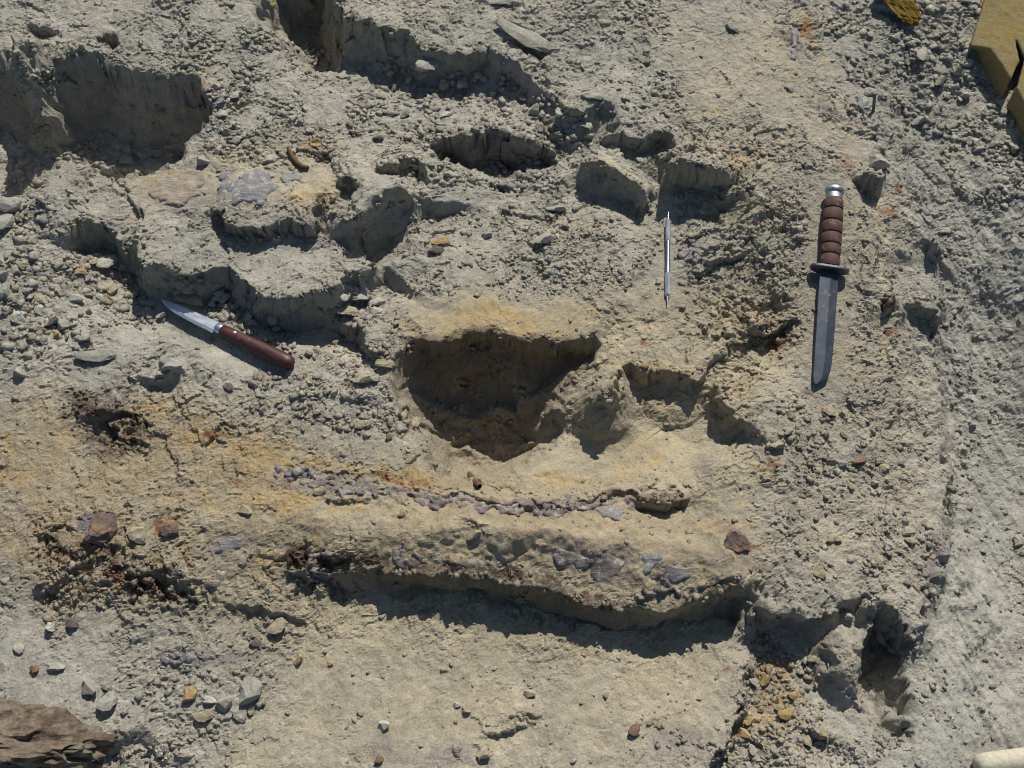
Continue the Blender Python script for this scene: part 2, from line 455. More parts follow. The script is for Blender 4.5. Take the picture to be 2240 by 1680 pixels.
HB = box_blur(box_blur(H, 6), 6)
for (a, b), (c, d), rad in TOOLS:
    x0, y0 = P(a, b)
    x1, y1 = P(c, d)
    w = window([(x0, y0), (x1, y1)], 0.06)
    t = np.clip(((X[w] - x0) * (x1 - x0) + (Y[w] - y0) * (y1 - y0)) / ((x1 - x0) ** 2 + (y1 - y0) ** 2), 0, 1)
    dist = np.hypot(X[w] - x0 - t * (x1 - x0), Y[w] - y0 - t * (y1 - y0))
    i0, j0 = np.searchsorted(ay, y0), np.searchsorted(ax, x0)
    i1, j1 = np.searchsorted(ay, y1), np.searchsorted(ax, x1)
    plane = HB[i0, j0] * (1 - t) + HB[i1, j1] * t
    m = 1 - ss((dist - rad) / 0.03)
    H[w] = H[w] * (1 - m) + (plane + 0.35 * MICRO[w]) * m
HB = box_blur(box_blur(H, 4), 4)


def Hq(x, y, A=None):
    A = H if A is None else A
    j = np.clip(np.searchsorted(ax, x) - 1, 0, len(ax) - 2)
    i = np.clip(np.searchsorted(ay, y) - 1, 0, len(ay) - 2)
    u = (x - ax[j]) / (ax[j + 1] - ax[j])
    w = (y - ay[i]) / (ay[i + 1] - ay[i])
    return (A[i, j] * (1 - u) + A[i, j + 1] * u) * (1 - w) + (A[i + 1, j] * (1 - u) + A[i + 1, j + 1] * u) * w


def G(px, py):
    """place on the ground that shows at a picture point"""
    z = 0.0
    for _ in range(14):
        x, y = P(px, py, z)
        z = 0.5 * z + 0.5 * float(Hq(x, y, HB))
    return x, y, float(Hq(x, y))


# --- colour of the earth (no light or shade in it): grey clay, tan and ochre staining, rust, brown organic crumbs
GREY = np.array([0.372, 0.356, 0.300])
TAN = np.array([0.395, 0.347, 0.240])
PALE = np.array([0.435, 0.405, 0.335])
OCHRE = np.array([0.40, 0.285, 0.125])
RUST = np.array([0.24, 0.115, 0.055])
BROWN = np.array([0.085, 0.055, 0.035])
PURPLE = np.array([0.185, 0.160, 0.165])


def layer(c, m, col):
    m = np.clip(m, 0, 1)[..., None]
    return c * (1 - m) + col * m


nz = N2.fbm(X / 0.16, Y / 0.16, 4)
nf = N4.fbm(X / 0.03, Y / 0.03, 4, 0.6)
C = np.empty(H.shape + (3,))
C[:] = GREY
tanm = np.zeros_like(H)
for poly, amt, soft in [
    ([(880, 640), (1320, 640), (1740, 560), (1760, 760), (1640, 930), (1650, 1290), (1630, 1480), (1500, 1700), (500, 1700), (620, 1450), (0, 1280), (0, 880), (400, 850), (800, 980), (940, 960), (860, 760)], 0.9, 0.06),
    ([(280, 370), (730, 280), (760, 480), (280, 490)], 0.55, 0.04),
    ([(1400, 30), (1800, 0), (1960, 420), (2050, 800), (2060, 1300), (1660, 1340), (1560, 500)], 0.45, 0.06),
    ([(850, 480), (1500, 400), (1560, 700), (900, 660)], 0.25, 0.05),
]:
    tanm = np.maximum(tanm, amt * field(poly, soft))
C = layer(C, tanm + 0.28 * nz + 0.08, TAN)
C = layer(C, field([(-60, 880), (350, 890), (700, 985), (950, 1040), (1300, 1050), (1480, 1060), (1660, 1180), (1640, 1290), (1300, 1290), (700, 1230), (430, 1330), (100, 1340), (-60, 1260)], 0.04) * np.clip(0.55 + 0.5 * nz + 0.5 * nf, 0, 0.9), np.array([0.32, 0.255, 0.16]))
C = layer(C, np.clip(0.35 * N3.fbm(X / 0.07, Y / 0.07, 4) - 0.05, 0, 0.5), PALE)
C = layer(C, 0.6 * field([(1960, 330), (2300, 300), (2300, 1700), (2010, 1700), (2010, 1400), (2100, 1150), (2110, 900), (2070, 600)], 0.05), np.array([0.355, 0.348, 0.310]))
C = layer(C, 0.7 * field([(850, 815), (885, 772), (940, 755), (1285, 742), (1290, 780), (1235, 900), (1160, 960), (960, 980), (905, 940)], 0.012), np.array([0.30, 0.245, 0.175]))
C = layer(C, 0.18 * field([(720, 1400), (1200, 1420), (1560, 1480), (1480, 1700), (600, 1700), (640, 1500)], 0.05), PALE)
och = np.zeros_like(H)
for a, b, rx, ry, rot, k in [
    (1100, 715, 190, 45, 4, .75), (980, 735, 60, 18, 0, .6), (1690, 690, 70, 50, 20, .5), (1550, 870, 80, 50, 0, .35), (1400, 990, 130, 45, 10, .4), (900, 1045, 160, 22, -6, .9), (620, 1010, 190, 40, -10, .6),
    (450, 960, 60, 30, -10, .7), (620, 1100, 160, 40, -8, .55), (760, 1120, 90, 40, 0, .4), (640, 1230, 130, 22, 12, .7), (20, 1010, 60, 60, 0, .5), (190, 1180, 120, 60, 0, .45), (330, 1250, 110, 60, 0, .4),
    (1600, 1130, 60, 110, 0, .35), (1660, 1040, 40, 60, 30, .45), (690, 320, 26, 50, 35, .7), (370, 410, 70, 40, 0, .5), (690, 450, 60, 45, 0, .55), (1775, 60, 26, 60, 15, .6), (1740, 170, 40, 40, 10, .35),
    (1560, 250, 40, 25, 0, .4), (1620, 360, 60, 35, 0, .45), (1900, 470, 60, 40, 0, .35), (1700, 1500, 70, 110, -20, .55), (1880, 790, 60, 60, 0, .3), (1420, 810, 90, 30, 0, .5), (1020, 790, 150, 40, 0, .5),
    (420, 200, 40, 60, 0, .5), (1010, 300, 60, 25, 0, .45), (1350, 400, 70, 25, -10, .35), (60, 1600, 70, 40, 0, .35), (350, 900, 60, 20, 0, .4), (1850, 1460, 60, 60, 0, .35), (200, 500, 60, 30, 0, .4),
    (1060, 1240, 200, 16, -6, .4), (1450, 1260, 180, 40, 0, .25), (1290, 1040, 200, 20, 4, .55), (1990, 420, 20, 40, 20, .5),
]:
    och = np.maximum(och, k * spot(a, b, rx, ry, rot))
ng = N1.fbm(X / 0.011 + 40, Y / 0.010, 4, 0.65)
C = layer(C, 0.85 * ss((och + 0.30 * nf + 0.22 * ng - 0.12) / 0.75) * (och > 0.02), OCHRE)
for a, b, rx, ry, rot, k in [
    (470, 955, 34, 14, -8, 1.0), (850, 1048, 30, 7, -6, 1.0), (960, 1058, 70, 7, -8, .6), (1610, 1200, 34, 34, 0, .8), (370, 1150, 26, 22, 0, .8), (1775, 55, 20, 26, 20, .7), (320, 1290, 80, 22, -8, .6), (250, 1250, 24, 26, 0, .5),
    (1400, 760, 16, 10, 0, .8), (1172, 728, 14, 6, 0, .9), (1190, 1180, 12, 10, 0, .4), (1680, 1015, 16, 16, 0, .7), (1990, 380, 12, 12, 0, .9), (1660, 350, 24, 12, 0, .5), (1850, 350, 16, 26, 0, .5), (1945, 455, 22, 16, 0, .6),
    (1965, 655, 30, 20, 0, .6), (1960, 710, 22, 14, 0, .7), (450, 230, 16, 30, 20, .8), (1110, 340, 16, 26, 0, .8), (20, 1590, 30, 26, 0, .5), (90, 1660, 40, 14, 0, .6), (1570, 1465, 12, 10, 0, .5), (640, 1060, 26, 10, 0, .5), (530, 1050, 60, 10, -8, .5),
    (960, 772, 60, 13, 0, .8), (1060, 782, 60, 13, 0, .8), (1180, 764, 60, 13, 5, .8), (1260, 756, 40, 12, 5, .8), (1180, 770, 60, 10, 0, .6), (1690, 740, 30, 12, 0, .9),
]:
    sp_ = spot(a, b, rx, ry, rot)
    C = layer(C, min(1, k + .1) * ss((sp_ + 0.35 * nf + 0.45 * ng - 0.35) / 0.4) * (sp_ > 0.03), RUST)
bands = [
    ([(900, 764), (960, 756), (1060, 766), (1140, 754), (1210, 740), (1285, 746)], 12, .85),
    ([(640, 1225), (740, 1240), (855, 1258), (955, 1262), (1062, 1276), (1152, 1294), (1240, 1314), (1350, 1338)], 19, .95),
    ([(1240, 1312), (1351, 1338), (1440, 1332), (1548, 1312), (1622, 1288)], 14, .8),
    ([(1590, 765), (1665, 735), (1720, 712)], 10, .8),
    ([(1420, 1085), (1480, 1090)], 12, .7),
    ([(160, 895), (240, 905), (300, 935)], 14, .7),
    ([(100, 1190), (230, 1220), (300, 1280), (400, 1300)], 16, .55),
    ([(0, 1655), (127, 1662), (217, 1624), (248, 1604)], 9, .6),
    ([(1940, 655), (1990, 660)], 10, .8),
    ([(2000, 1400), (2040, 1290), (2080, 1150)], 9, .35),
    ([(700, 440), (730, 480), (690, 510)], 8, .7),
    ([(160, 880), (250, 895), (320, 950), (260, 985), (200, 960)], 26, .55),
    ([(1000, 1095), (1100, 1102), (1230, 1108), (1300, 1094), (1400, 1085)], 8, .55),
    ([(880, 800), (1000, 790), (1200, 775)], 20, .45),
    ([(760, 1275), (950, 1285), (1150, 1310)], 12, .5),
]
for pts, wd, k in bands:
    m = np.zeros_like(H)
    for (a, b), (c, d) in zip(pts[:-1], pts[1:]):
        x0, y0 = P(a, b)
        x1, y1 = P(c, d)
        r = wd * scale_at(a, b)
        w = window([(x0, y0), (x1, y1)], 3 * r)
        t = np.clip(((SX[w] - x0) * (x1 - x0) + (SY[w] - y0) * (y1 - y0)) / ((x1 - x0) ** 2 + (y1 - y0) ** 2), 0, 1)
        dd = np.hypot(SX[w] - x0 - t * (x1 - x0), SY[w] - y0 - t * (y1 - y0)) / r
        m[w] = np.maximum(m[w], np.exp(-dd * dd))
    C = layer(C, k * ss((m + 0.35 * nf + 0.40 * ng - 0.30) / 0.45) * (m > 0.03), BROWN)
for a, b, rx, ry, rot, k in [
    (210, 1140, 46, 46, 0, .8), (1300, 1250, 110, 34, -6, .35), (720, 1060, 110, 26, -8, .45), (1180, 1110, 180, 16, 0, .4), (260, 850, 40, 40, 0, .5), (520, 1200, 60, 26, 0, .3), (1560, 1010, 26, 60, 0, .35), (1730, 90, 26, 60, 10, .35),
    (2060, 1230, 24, 130, -10, .4), (1900, 1010, 40, 18, 0, .5), (980, 1650, 60, 30, 0, .35), (850, 1640, 60, 40, 0, .25), (1480, 1620, 70, 60, 0, .25), (500, 1420, 120, 20, 15, .4), (690, 1260, 60, 24, 0, .6), (1950, 1380, 40, 40, 0, .3), (1800, 240, 30, 16, 0, .4),
]:
    sp_ = spot(a, b, rx, ry, rot)
    C = layer(C, min(1, k + .15) * ss((sp_ + 0.35 * nf + 0.45 * ng - 0.35) / 0.45) * (sp_ > 0.03), PURPLE)
C *= np.clip(1 + 0.12 * nz + 0.12 * nf + 0.10 * ng, 0.6, 1.4)[..., None]

# ------------------------------------------------------------------ materials
def new_mat(name):
    m = bpy.data.materials.new(name)
    m.use_nodes = True
    nt = m.node_tree
    return m, nt, nt.nodes['Principled BSDF']


def node(nt, t, **kw):
    n = nt.nodes.new(t)
    for k, v_ in kw.items():
        setattr(n, k, v_)
    return n


def noise(nt, scale, detail=4, rough=0.6, vec=None):
    n = node(nt, 'ShaderNodeTexNoise')
    n.inputs['Scale'].default_value = scale
    n.inputs['Detail'].default_value = detail
    n.inputs['Roughness'].default_value = rough
    if vec is not None:
        nt.links.new(vec, n.inputs['Vector'])
    return n


def ramp(nt, fac, stops):
    r = node(nt, 'ShaderNodeValToRGB')
    e = r.color_ramp.elements
    e[0].position, e[0].color = stops[0][0], tuple(stops[0][1]) + (1,)
    e[1].position, e[1].color = stops[-1][0], tuple(stops[-1][1]) + (1,)
    for p_, c_ in stops[1:-1]:
        k = e.new(p_)
        k.color = tuple(c_) + (1,)
    nt.links.new(fac, r.inputs[0])
    return r


def mix(nt, fac, a, b, mode='MIX'):
    m = node(nt, 'ShaderNodeMix', data_type='RGBA', blend_type=mode)
    for sock, val in ((m.inputs[0], fac), (m.inputs[6], a), (m.inputs[7], b)):
        if hasattr(val, 'links'):
            nt.links.new(val, sock)
        elif isinstance(val, (int, float)):
            sock.default_value = val
        else:
            sock.default_value = tuple(val) + (1,) if len(val) == 3 else val
    return m.outputs[2]


def bump(nt, bsdf, height, dist, strength=1.0, prev=None):
    b = node(nt, 'ShaderNodeBump')
    b.inputs['Distance'].default_value = dist
    b.inputs['Strength'].default_value = strength
    nt.links.new(height, b.inputs['Height'])
    if prev is not None:
        nt.links.new(prev, b.inputs['Normal'])
    nt.links.new(b.outputs[0], bsdf.inputs['Normal'])
    return b.outputs[0]


def earth_mat(name, attr):
    m, nt, bs = new_mat(name)
    at = node(nt, 'ShaderNodeAttribute', attribute_name=attr)
    geo = node(nt, 'ShaderNodeNewGeometry')
    n1 = noise(nt, 420, 5, 0.7, geo.outputs['Position'])
    n2 = noise(nt, 90, 5, 0.65, geo.outputs['Position'])
    sp = noise(nt, 1100, 2, 0.5, geo.outputs['Position'])
    g1 = ramp(nt, n1.outputs[0], [(0.28, (0.66, 0.66, 0.66)), (0.5, (1, 1, 1)), (0.74, (1.28, 1.27, 1.24))])
    c = mix(nt, 1.0, at.outputs['Color'], g1.outputs[0], 'MULTIPLY')
    g2 = ramp(nt, n2.outputs[0], [(0.3, (0.86, 0.85, 0.84)), (0.7, (1.12, 1.12, 1.12))])
    c = mix(nt, 1.0, c, g2.outputs[0], 'MULTIPLY')
    g3 = ramp(nt, sp.outputs[0], [(0.66, (0, 0, 0)), (0.76, (1, 1, 1))])
    c = mix(nt, g3.outputs[0], c, (0.55, 0.53, 0.46))
    nt.links.new(c, bs.inputs['Base Color'])
    bs.inputs['Roughness'].default_value = 0.93
    bs.inputs['Specular IOR Level'].default_value = 0.25
    mr = node(nt, 'ShaderNodeMapRange')
    mr.inputs['From Max'].default_value = 1.3
    mr.inputs['To Min'].default_value = 0.12
    mr.inputs['To Max'].default_value = 1.0
    nt.links.new(at.outputs['Alpha'], mr.inputs['Value'])
    p_ = bump(nt, bs, n2.outputs[0], 0.006, 0.55)
    nt.links.new(mr.outputs[0], p_.node.inputs['Strength'])
    m2 = node(nt, 'ShaderNodeMapRange')
    m2.inputs['From Max'].default_value = 0.6
    m2.inputs['To Min'].default_value = 0.35
    m2.inputs['To Max'].default_value = 0.9
    nt.links.new(at.outputs['Alpha'], m2.inputs['Value'])
    p_ = bump(nt, bs, n1.outputs[0], 0.0022, 0.8, p_)
    nt.links.new(m2.outputs[0], p_.node.inputs['Strength'])
    return m


M_EARTH = earth_mat('earth', 'earth_colour')
M_GRAVEL = earth_mat('gravel_clay', 'tint')


def stone_mat(name, a, b, c, sc=1.0):
    """clay stone: colours differ from stone to stone and across each stone"""
    m, nt, bs = new_mat(name)
    oi = node(nt, 'ShaderNodeObjectInfo')
    geo = node(nt, 'ShaderNodeNewGeometry')
    r = ramp(nt, oi.outputs['Random'], [(0.0, a), (0.5, b), (1.0, c)])
    n1 = noise(nt, 260 * sc, 5, 0.7, geo.outputs['Position'])
    n2 = noise(nt, 50 * sc, 4, 0.6, geo.outputs['Position'])
    g1 = ramp(nt, n1.outputs[0], [(0.3, (0.74, 0.74, 0.74)), (0.72, (1.22, 1.22, 1.2))])
    col = mix(nt, 1.0, r.outputs[0], g1.outputs[0], 'MULTIPLY')
    g2 = ramp(nt, n2.outputs[0], [(0.35, (0.85, 0.83, 0.8)), (0.7, (1.1, 1.1, 1.1))])
    col = mix(nt, 1.0, col, g2.outputs[0], 'MULTIPLY')
    nt.links.new(col, bs.inputs['Base Color'])
    bs.inputs['Roughness'].default_value = 0.9
    bs.inputs['Specular IOR Level'].default_value = 0.25
    p_ = bump(nt, bs, n2.outputs[0], 0.004, 0.5)
    bump(nt, bs, n1.outputs[0], 0.0018, 0.8, p_)
    return m


MS = {
    'grey': stone_mat('grey_clay_stone', (0.335, 0.33, 0.285), (0.39, 0.38, 0.325), (0.42, 0.40, 0.335)),
    'pale': stone_mat('pale_stone', (0.44, 0.43, 0.36), (0.48, 0.47, 0.40), (0.50, 0.48, 0.40)),
    'tan': stone_mat('tan_stone', (0.36, 0.32, 0.22), (0.40, 0.35, 0.24), (0.36, 0.31, 0.20)),
    'ochre': stone_mat('ochre_stone', (0.40, 0.29, 0.12), (0.44, 0.34, 0.17), (0.38, 0.28, 0.14)),
    'rust': stone_mat('rust_stone', (0.22, 0.145, 0.10), (0.26, 0.165, 0.11), (0.21, 0.14, 0.10)),
    'dark': stone_mat('dark_stone', (0.13, 0.10, 0.085), (0.16, 0.13, 0.12), (0.12, 0.10, 0.09)),
}


def nodule_mat():
    m, nt, bs = new_mat('ironstone_nodule')
    geo = node(nt, 'ShaderNodeNewGeometry')
    n1 = noise(nt, 45, 5, 0.65, geo.outputs['Position'])
    n2 = noise(nt, 300, 5, 0.7, geo.outputs['Position'])
    r = ramp(nt, n1.outputs[0], [(0.34, (0.11, 0.078, 0.075)), (0.47, (0.165, 0.12, 0.105)), (0.57, (0.24, 0.145, 0.075)), (0.68, (0.36, 0.26, 0.13))])
    g = ramp(nt, n2.outputs[0], [(0.3, (0.7, 0.7, 0.7)), (0.7, (1.25, 1.25, 1.25))])
    nt.links.new(mix(nt, 1.0, r.outputs[0], g.outputs[0], 'MULTIPLY'), bs.inputs['Base Color'])
    bs.inputs['Roughness'].default_value = 0.8
    bump(nt, bs, n2.outputs[0], 0.003, 0.9)
    return m


MS['nodule'] = nodule_mat()


def boulder_mat():
    m, nt, bs = new_mat('rusty_brown_rock')
    geo = node(nt, 'ShaderNodeNewGeometry')
    n1 = noise(nt, 48, 7, 0.75, geo.outputs['Position'])
    n2 = noise(nt, 260, 5, 0.7, geo.outputs['Position'])
    r = ramp(nt, n1.outputs[0], [(0.34, (0.07, 0.048, 0.04)), (0.44, (0.14, 0.10, 0.07)), (0.52, (0.22, 0.175, 0.115)), (0.60, (0.27, 0.24, 0.185)), (0.70, (0.17, 0.095, 0.05))])
    g = ramp(nt, n2.outputs[0], [(0.3, (0.7, 0.7, 0.7)), (0.7, (1.22, 1.22, 1.22))])
    nt.links.new(mix(nt, 1.0, r.outputs[0], g.outputs[0], 'MULTIPLY'), bs.inputs['Base Color'])
    bs.inputs['Roughness'].default_value = 0.9
    p_ = bump(nt, bs, n1.outputs[0], 0.012, 0.6)
    bump(nt, bs, n2.outputs[0], 0.003, 0.9, p_)
    return m


def bone_mat(name, c0, c1, c2, rough, ang):
    m, nt, bs = new_mat(name)
    geo = node(nt, 'ShaderNodeNewGeometry')
    mp = node(nt, 'ShaderNodeMapping')
    mp.inputs['Rotation'].default_value = (0, 0, R(ang))
    mp.inputs['Scale'].default_value = (1, 7, 1)
    nt.links.new(geo.outputs['Position'], mp.inputs['Vector'])
    gr = noise(nt, 60, 6, 0.65, mp.outputs[0])
    pt = noise(nt, 26, 4, 0.6, geo.outputs['Position'])
    fine = noise(nt, 500, 4, 0.7, geo.outputs['Position'])
    vr = node(nt, 'ShaderNodeTexVoronoi', feature='DISTANCE_TO_EDGE')
    vr.inputs['Scale'].default_value = 32
    wv = noise(nt, 60, 3, 0.6, geo.outputs['Position'])
    vm = node(nt, 'ShaderNodeMix', data_type='VECTOR')
    vm.inputs[0].default_value = 0.04
    nt.links.new(geo.outputs['Position'], vm.inputs[4])
    nt.links.new(wv.outputs['Color'], vm.inputs[5])
    nt.links.new(vm.outputs[1], vr.inputs['Vector'])
    base = ramp(nt, pt.outputs[0], [(0.3, c0), (0.52, c1), (0.7, c2)])
    g = ramp(nt, gr.outputs[0], [(0.3, (0.72, 0.72, 0.74)), (0.7, (1.25, 1.24, 1.22))])
    col = mix(nt, 1.0, base.outputs[0], g.outputs[0], 'MULTIPLY')
    vein = ramp(nt, vr.outputs['Distance'], [(0.0, (1, 1, 1)), (0.035, (0, 0, 0))])
    col = mix(nt, vein.outputs[0], col, (0.36, 0.32, 0.24))
    dn = noise(nt, 85, 6, 0.75, geo.outputs['Position'])
    dust = ramp(nt, dn.outputs[0], [(0.53, (0, 0, 0)), (0.60, (1, 1, 1))])
    col = mix(nt, dust.outputs[0], col, (0.40, 0.37, 0.29))
    nt.links.new(col, bs.inputs['Base Color'])
    bs.inputs['Roughness'].default_value = rough
    p_ = bump(nt, bs, gr.outputs[0], 0.002, 0.7)
    p_ = bump(nt, bs, dn.outputs[0], 0.002, 0.7, p_)
    bump(nt, bs, fine.outputs[0], 0.0009, 0.8, p_)
    return m


MB_BLUE = bone_mat('blue_grey_bone', (0.150, 0.155, 0.175), (0.195, 0.197, 0.215), (0.29, 0.262, 0.225), 0.5, 10)
MB_PURPLE = bone_mat('purple_brown_bone', (0.13, 0.112, 0.112), (0.20, 0.165, 0.150), (0.30, 0.24, 0.185), 0.6, -12)
MB_BUFF = bone_mat('buff_bone', (0.30, 0.25, 0.20), (0.36, 0.29, 0.19), (0.33, 0.28, 0.24), 0.65, 0)


def plain_mat(name, col, rough, metal=0.0, var=0.15, sc=200, bd=0.0006, col2=None, aniso=None, spec=0.5, dust=0.0, dust_sc=60):
    m, nt, bs = new_mat(name)
    tc = node(nt, 'ShaderNodeTexCoord')
    vec = tc.outputs['Object']
    if aniso:
        mp = node(nt, 'ShaderNodeMapping')
        mp.inputs['Scale'].default_value = aniso
        nt.links.new(vec, mp.inputs['Vector'])
        vec = mp.outputs[0]
    n = noise(nt, sc, 5, 0.65, vec)
    c2 = col2 or tuple(min(1, k * (1 + var)) for k in col)
    c1 = tuple(k * (1 - var) for k in col)
    r = ramp(nt, n.outputs[0], [(0.32, c1), (0.68, c2)])
    cf = r.outputs[0]
    if dust:
        dn = noise(nt, dust_sc, 6, 0.72, tc.outputs['Object'])
        dr = ramp(nt, dn.outputs[0], [(dust, (0, 0, 0)), (dust + 0.14, (0.85, 0.85, 0.85))])
        cf = mix(nt, dr.outputs[0], cf, (0.33, 0.30, 0.24))
    nt.links.new(cf, bs.inputs['Base Color'])
    rr = ramp(nt, n.outputs[0], [(0.3, (rough * 0.85,) * 3), (0.7, (min(1, rough * 1.2),) * 3)])
    nt.links.new(rr.outputs[0], bs.inputs['Roughness'])
    bs.inputs['Metallic'].default_value = metal
    bs.inputs['Specular IOR Level'].default_value = spec
    bump(nt, bs, n.outputs[0], bd, 0.6)
    return m


M_LEATHER = plain_mat('stacked_leather', (0.078, 0.037, 0.030), 0.66, 0, 0.3, 160, 0.0008, (0.135, 0.070, 0.055), (6, 1, 1), 0.3, 0.56, 130)
M_POMMEL = plain_mat('worn_steel', (0.36, 0.39, 0.41), 0.50, 1.0, 0.3, 120, 0.0004, None, None, 0.5, 0.58, 150)
M_GUARD = plain_mat('dark_grey_steel', (0.16, 0.17, 0.17), 0.5, 0.8, 0.25, 150, 0.0004)
M_STEEL = plain_mat('bright_steel', (0.60, 0.64, 0.68), 0.36, 1.0, 0.08, 40, 0.00003, None, (1, 10, 1))
M_PROBE = plain_mat('blued_steel', (0.26, 0.28, 0.33), 0.35, 0.9, 0.15, 60, 0.00003)
M_WOOD = plain_mat('dark_red_wood', (0.050, 0.020, 0.018), 0.46, 0, 0.35, 60, 0.0003, (0.10, 0.034, 0.026), (1, 9, 9), 0.4, 0.60, 90)
M_BRASS = plain_mat('pale_rivet', (0.72, 0.68, 0.55), 0.35, 0.6, 0.1, 300, 0.0001)
M_NAIL = plain_mat('galvanised_nail', (0.13, 0.16, 0.15), 0.6, 0.3, 0.2, 300, 0.0003)
M_TWIG = plain_mat('brown_twig', (0.13, 0.075, 0.032), 0.85, 0, 0.4, 200, 0.001)
M_STICK = plain_mat('cream_stick', (0.52, 0.48, 0.36), 0.7, 0, 0.22, 220, 0.0008)


def blade_mat():
    m, nt, bs = new_mat('grey_blade_steel')
    tc = node(nt, 'ShaderNodeTexCoord')
    mp = node(nt, 'ShaderNodeMapping')
    mp.inputs['Scale'].default_value = (4, 30, 4)
    nt.links.new(tc.outputs['Object'], mp.inputs['Vector'])
    st = noise(nt, 16, 5, 0.6, mp.outputs[0])
    pa = noise(nt, 45, 4, 0.6, tc.outputs['Object'])
    r = ramp(nt, pa.outputs[0], [(0.3, (0.042, 0.050, 0.068)), (0.55, (0.060, 0.070, 0.092)), (0.72, (0.085, 0.095, 0.118))])
    g = ramp(nt, st.outputs[0], [(0.3, (0.85, 0.85, 0.85)), (0.7, (1.12, 1.12, 1.12))])
    col = mix(nt, 1.0, r.outputs[0], g.outputs[0], 'MULTIPLY')
    ms = node(nt, 'ShaderNodeMapping')
    ms.inputs['Rotation'].default_value = (0, 0, R(38))
    ms.inputs['Scale'].default_value = (3, 60, 3)
    nt.links.new(tc.outputs['Object'], ms.inputs['Vector'])
    sc_ = noise(nt, 22, 3, 0.6, ms.outputs[0])
    scr = ramp(nt, sc_.outputs[0], [(0.70, (0, 0, 0)), (0.74, (0.7, 0.7, 0.7))])
    col = mix(nt, scr.outputs[0], col, (0.32, 0.33, 0.34))
    dn = noise(nt, 110, 6, 0.75, tc.outputs['Object'])
    dr = ramp(nt, dn.outputs[0], [(0.60, (0, 0, 0)), (0.70, (0.8, 0.8, 0.8))])
    col = mix(nt, dr.outputs[0], col, (0.30, 0.275, 0.225))
    nt.links.new(col, bs.inputs['Base Color'])
    bs.inputs['Metallic'].default_value = 0.55
    bs.inputs['Roughness'].default_value = 0.45
    bump(nt, bs, st.outputs[0], 0.0003, 0.4)
    return m


M_BLADE = blade_mat()


def foam_mat(name, a, b, c):
    m, nt, bs = new_mat(name)
    geo = node(nt, 'ShaderNodeNewGeometry')
    n1 = noise(nt, 22, 5, 0.65, geo.outputs['Position'])
    n2 = noise(nt, 380, 5, 0.7, geo.outputs['Position'])
    sp = noise(nt, 160, 2, 0.5, geo.outputs['Position'])
    r = ramp(nt, n1.outputs[0], [(0.3, a), (0.52, b), (0.7, c)])
    g = ramp(nt, n2.outputs[0], [(0.3, (0.78, 0.77, 0.74)), (0.7, (1.15, 1.15, 1.15))])
    col = mix(nt, 1.0, r.outputs[0], g.outputs[0], 'MULTIPLY')
    s = ramp(nt, sp.outputs[0], [(0.70, (0, 0, 0)), (0.76, (1, 1, 1))])
    col = mix(nt, s.outputs[0], col, (0.14, 0.09, 0.02))
    nt.links.new(col, bs.inputs['Base Color'])
    bs.inputs['Roughness'].default_value = 0.95
    bs.inputs['Specular IOR Level'].default_value = 0.15
    bump(nt, bs, n2.outputs[0], 0.002, 0.8)
    return m


M_FOAM = foam_mat('weathered_foam', (0.29, 0.205, 0.065), (0.28, 0.22, 0.10), (0.28, 0.235, 0.14))
M_FOAM2 = foam_mat('crumbly_mustard_foam', (0.13, 0.08, 0.012), (0.22, 0.145, 0.025), (0.28, 0.19, 0.055))

# ------------------------------------------------------------------ ground mesh
def grid_mesh(name, xs, ys, zs, keep=None):
    ny, nx = xs.shape
    co = np.stack([xs, ys, zs], -1).reshape(-1, 3)
    idx = np.arange(nx * ny).reshape(ny, nx)
    q = np.stack([idx[:-1, :-1], idx[:-1, 1:], idx[1:, 1:], idx[1:, :-1]], -1).reshape(-1, 4)
    if keep is not None:
        k = keep.reshape(-1)
        q = q[k]
        used = np.unique(q)
        mp = np.full(nx * ny, -1)
        mp[used] = np.arange(len(used))
        co, q = co[used], mp[q]
    me = bpy.data.meshes.new(name)
    me.vertices.add(len(co))
    me.vertices.foreach_set('co', co.astype(np.float32).ravel())
    me.loops.add(q.size)
    me.loops.foreach_set('vertex_index', q.astype(np.int32).ravel())
    me.polygons.add(len(q))
    me.polygons.foreach_set('loop_start', np.arange(0, q.size, 4, dtype=np.int32))
    me.polygons.foreach_set('use_smooth', np.ones(len(q), bool))
    me.update(calc_edges=True)
    return me, (used if keep is not None else None)


sy_, sx_ = np.gradient(HB, ay, ax)
STEEP = ss((np.hypot(sx_, sy_) - 0.35) / 0.9) * NEAR
XD = X + STEEP * (0.0045 * N1.perlin(Y / 0.03 + 5, HB / 0.020) + 0.0020 * N2.perlin(Y / 0.012, H / 0.010))
YD = Y + STEEP * (0.0090 * N3.perlin(X / 0.05, H / 0.024) + 0.0030 * N4.perlin(X / 0.016, H / 0.014) + 0.003 * (N1.facet(X / 0.02, H / 0.016)[1]))
CB = np.stack([box_blur(box_blur(C[..., i], 9), 9) for i in range(3)], -1)
C = C * (1 - STEEP[..., None]) + CB * STEEP[..., None]
gm, _ = grid_mesh('ground', XD, YD, H)
gm.polygons.foreach_set('use_smooth', ((NEAR[:-1, :-1] < 0.5) | (STEEP0[:-1, :-1] > 0.5)).ravel())
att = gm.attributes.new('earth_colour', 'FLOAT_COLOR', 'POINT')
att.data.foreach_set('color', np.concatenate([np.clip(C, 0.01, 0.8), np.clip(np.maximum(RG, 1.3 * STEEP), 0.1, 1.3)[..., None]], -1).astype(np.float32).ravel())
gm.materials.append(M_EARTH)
ground = bpy.data.objects.new('ground', gm)
ground['kind'] = 'structure'
ground['label'] = 'crumbling grey and tan clay of the dug slope with pits and ledges'
COL.objects.link(ground)


def tag(o, label, cat, group=None):
    o['label'] = label
    o['category'] = cat
    if group:
        o['group'] = group
    return o


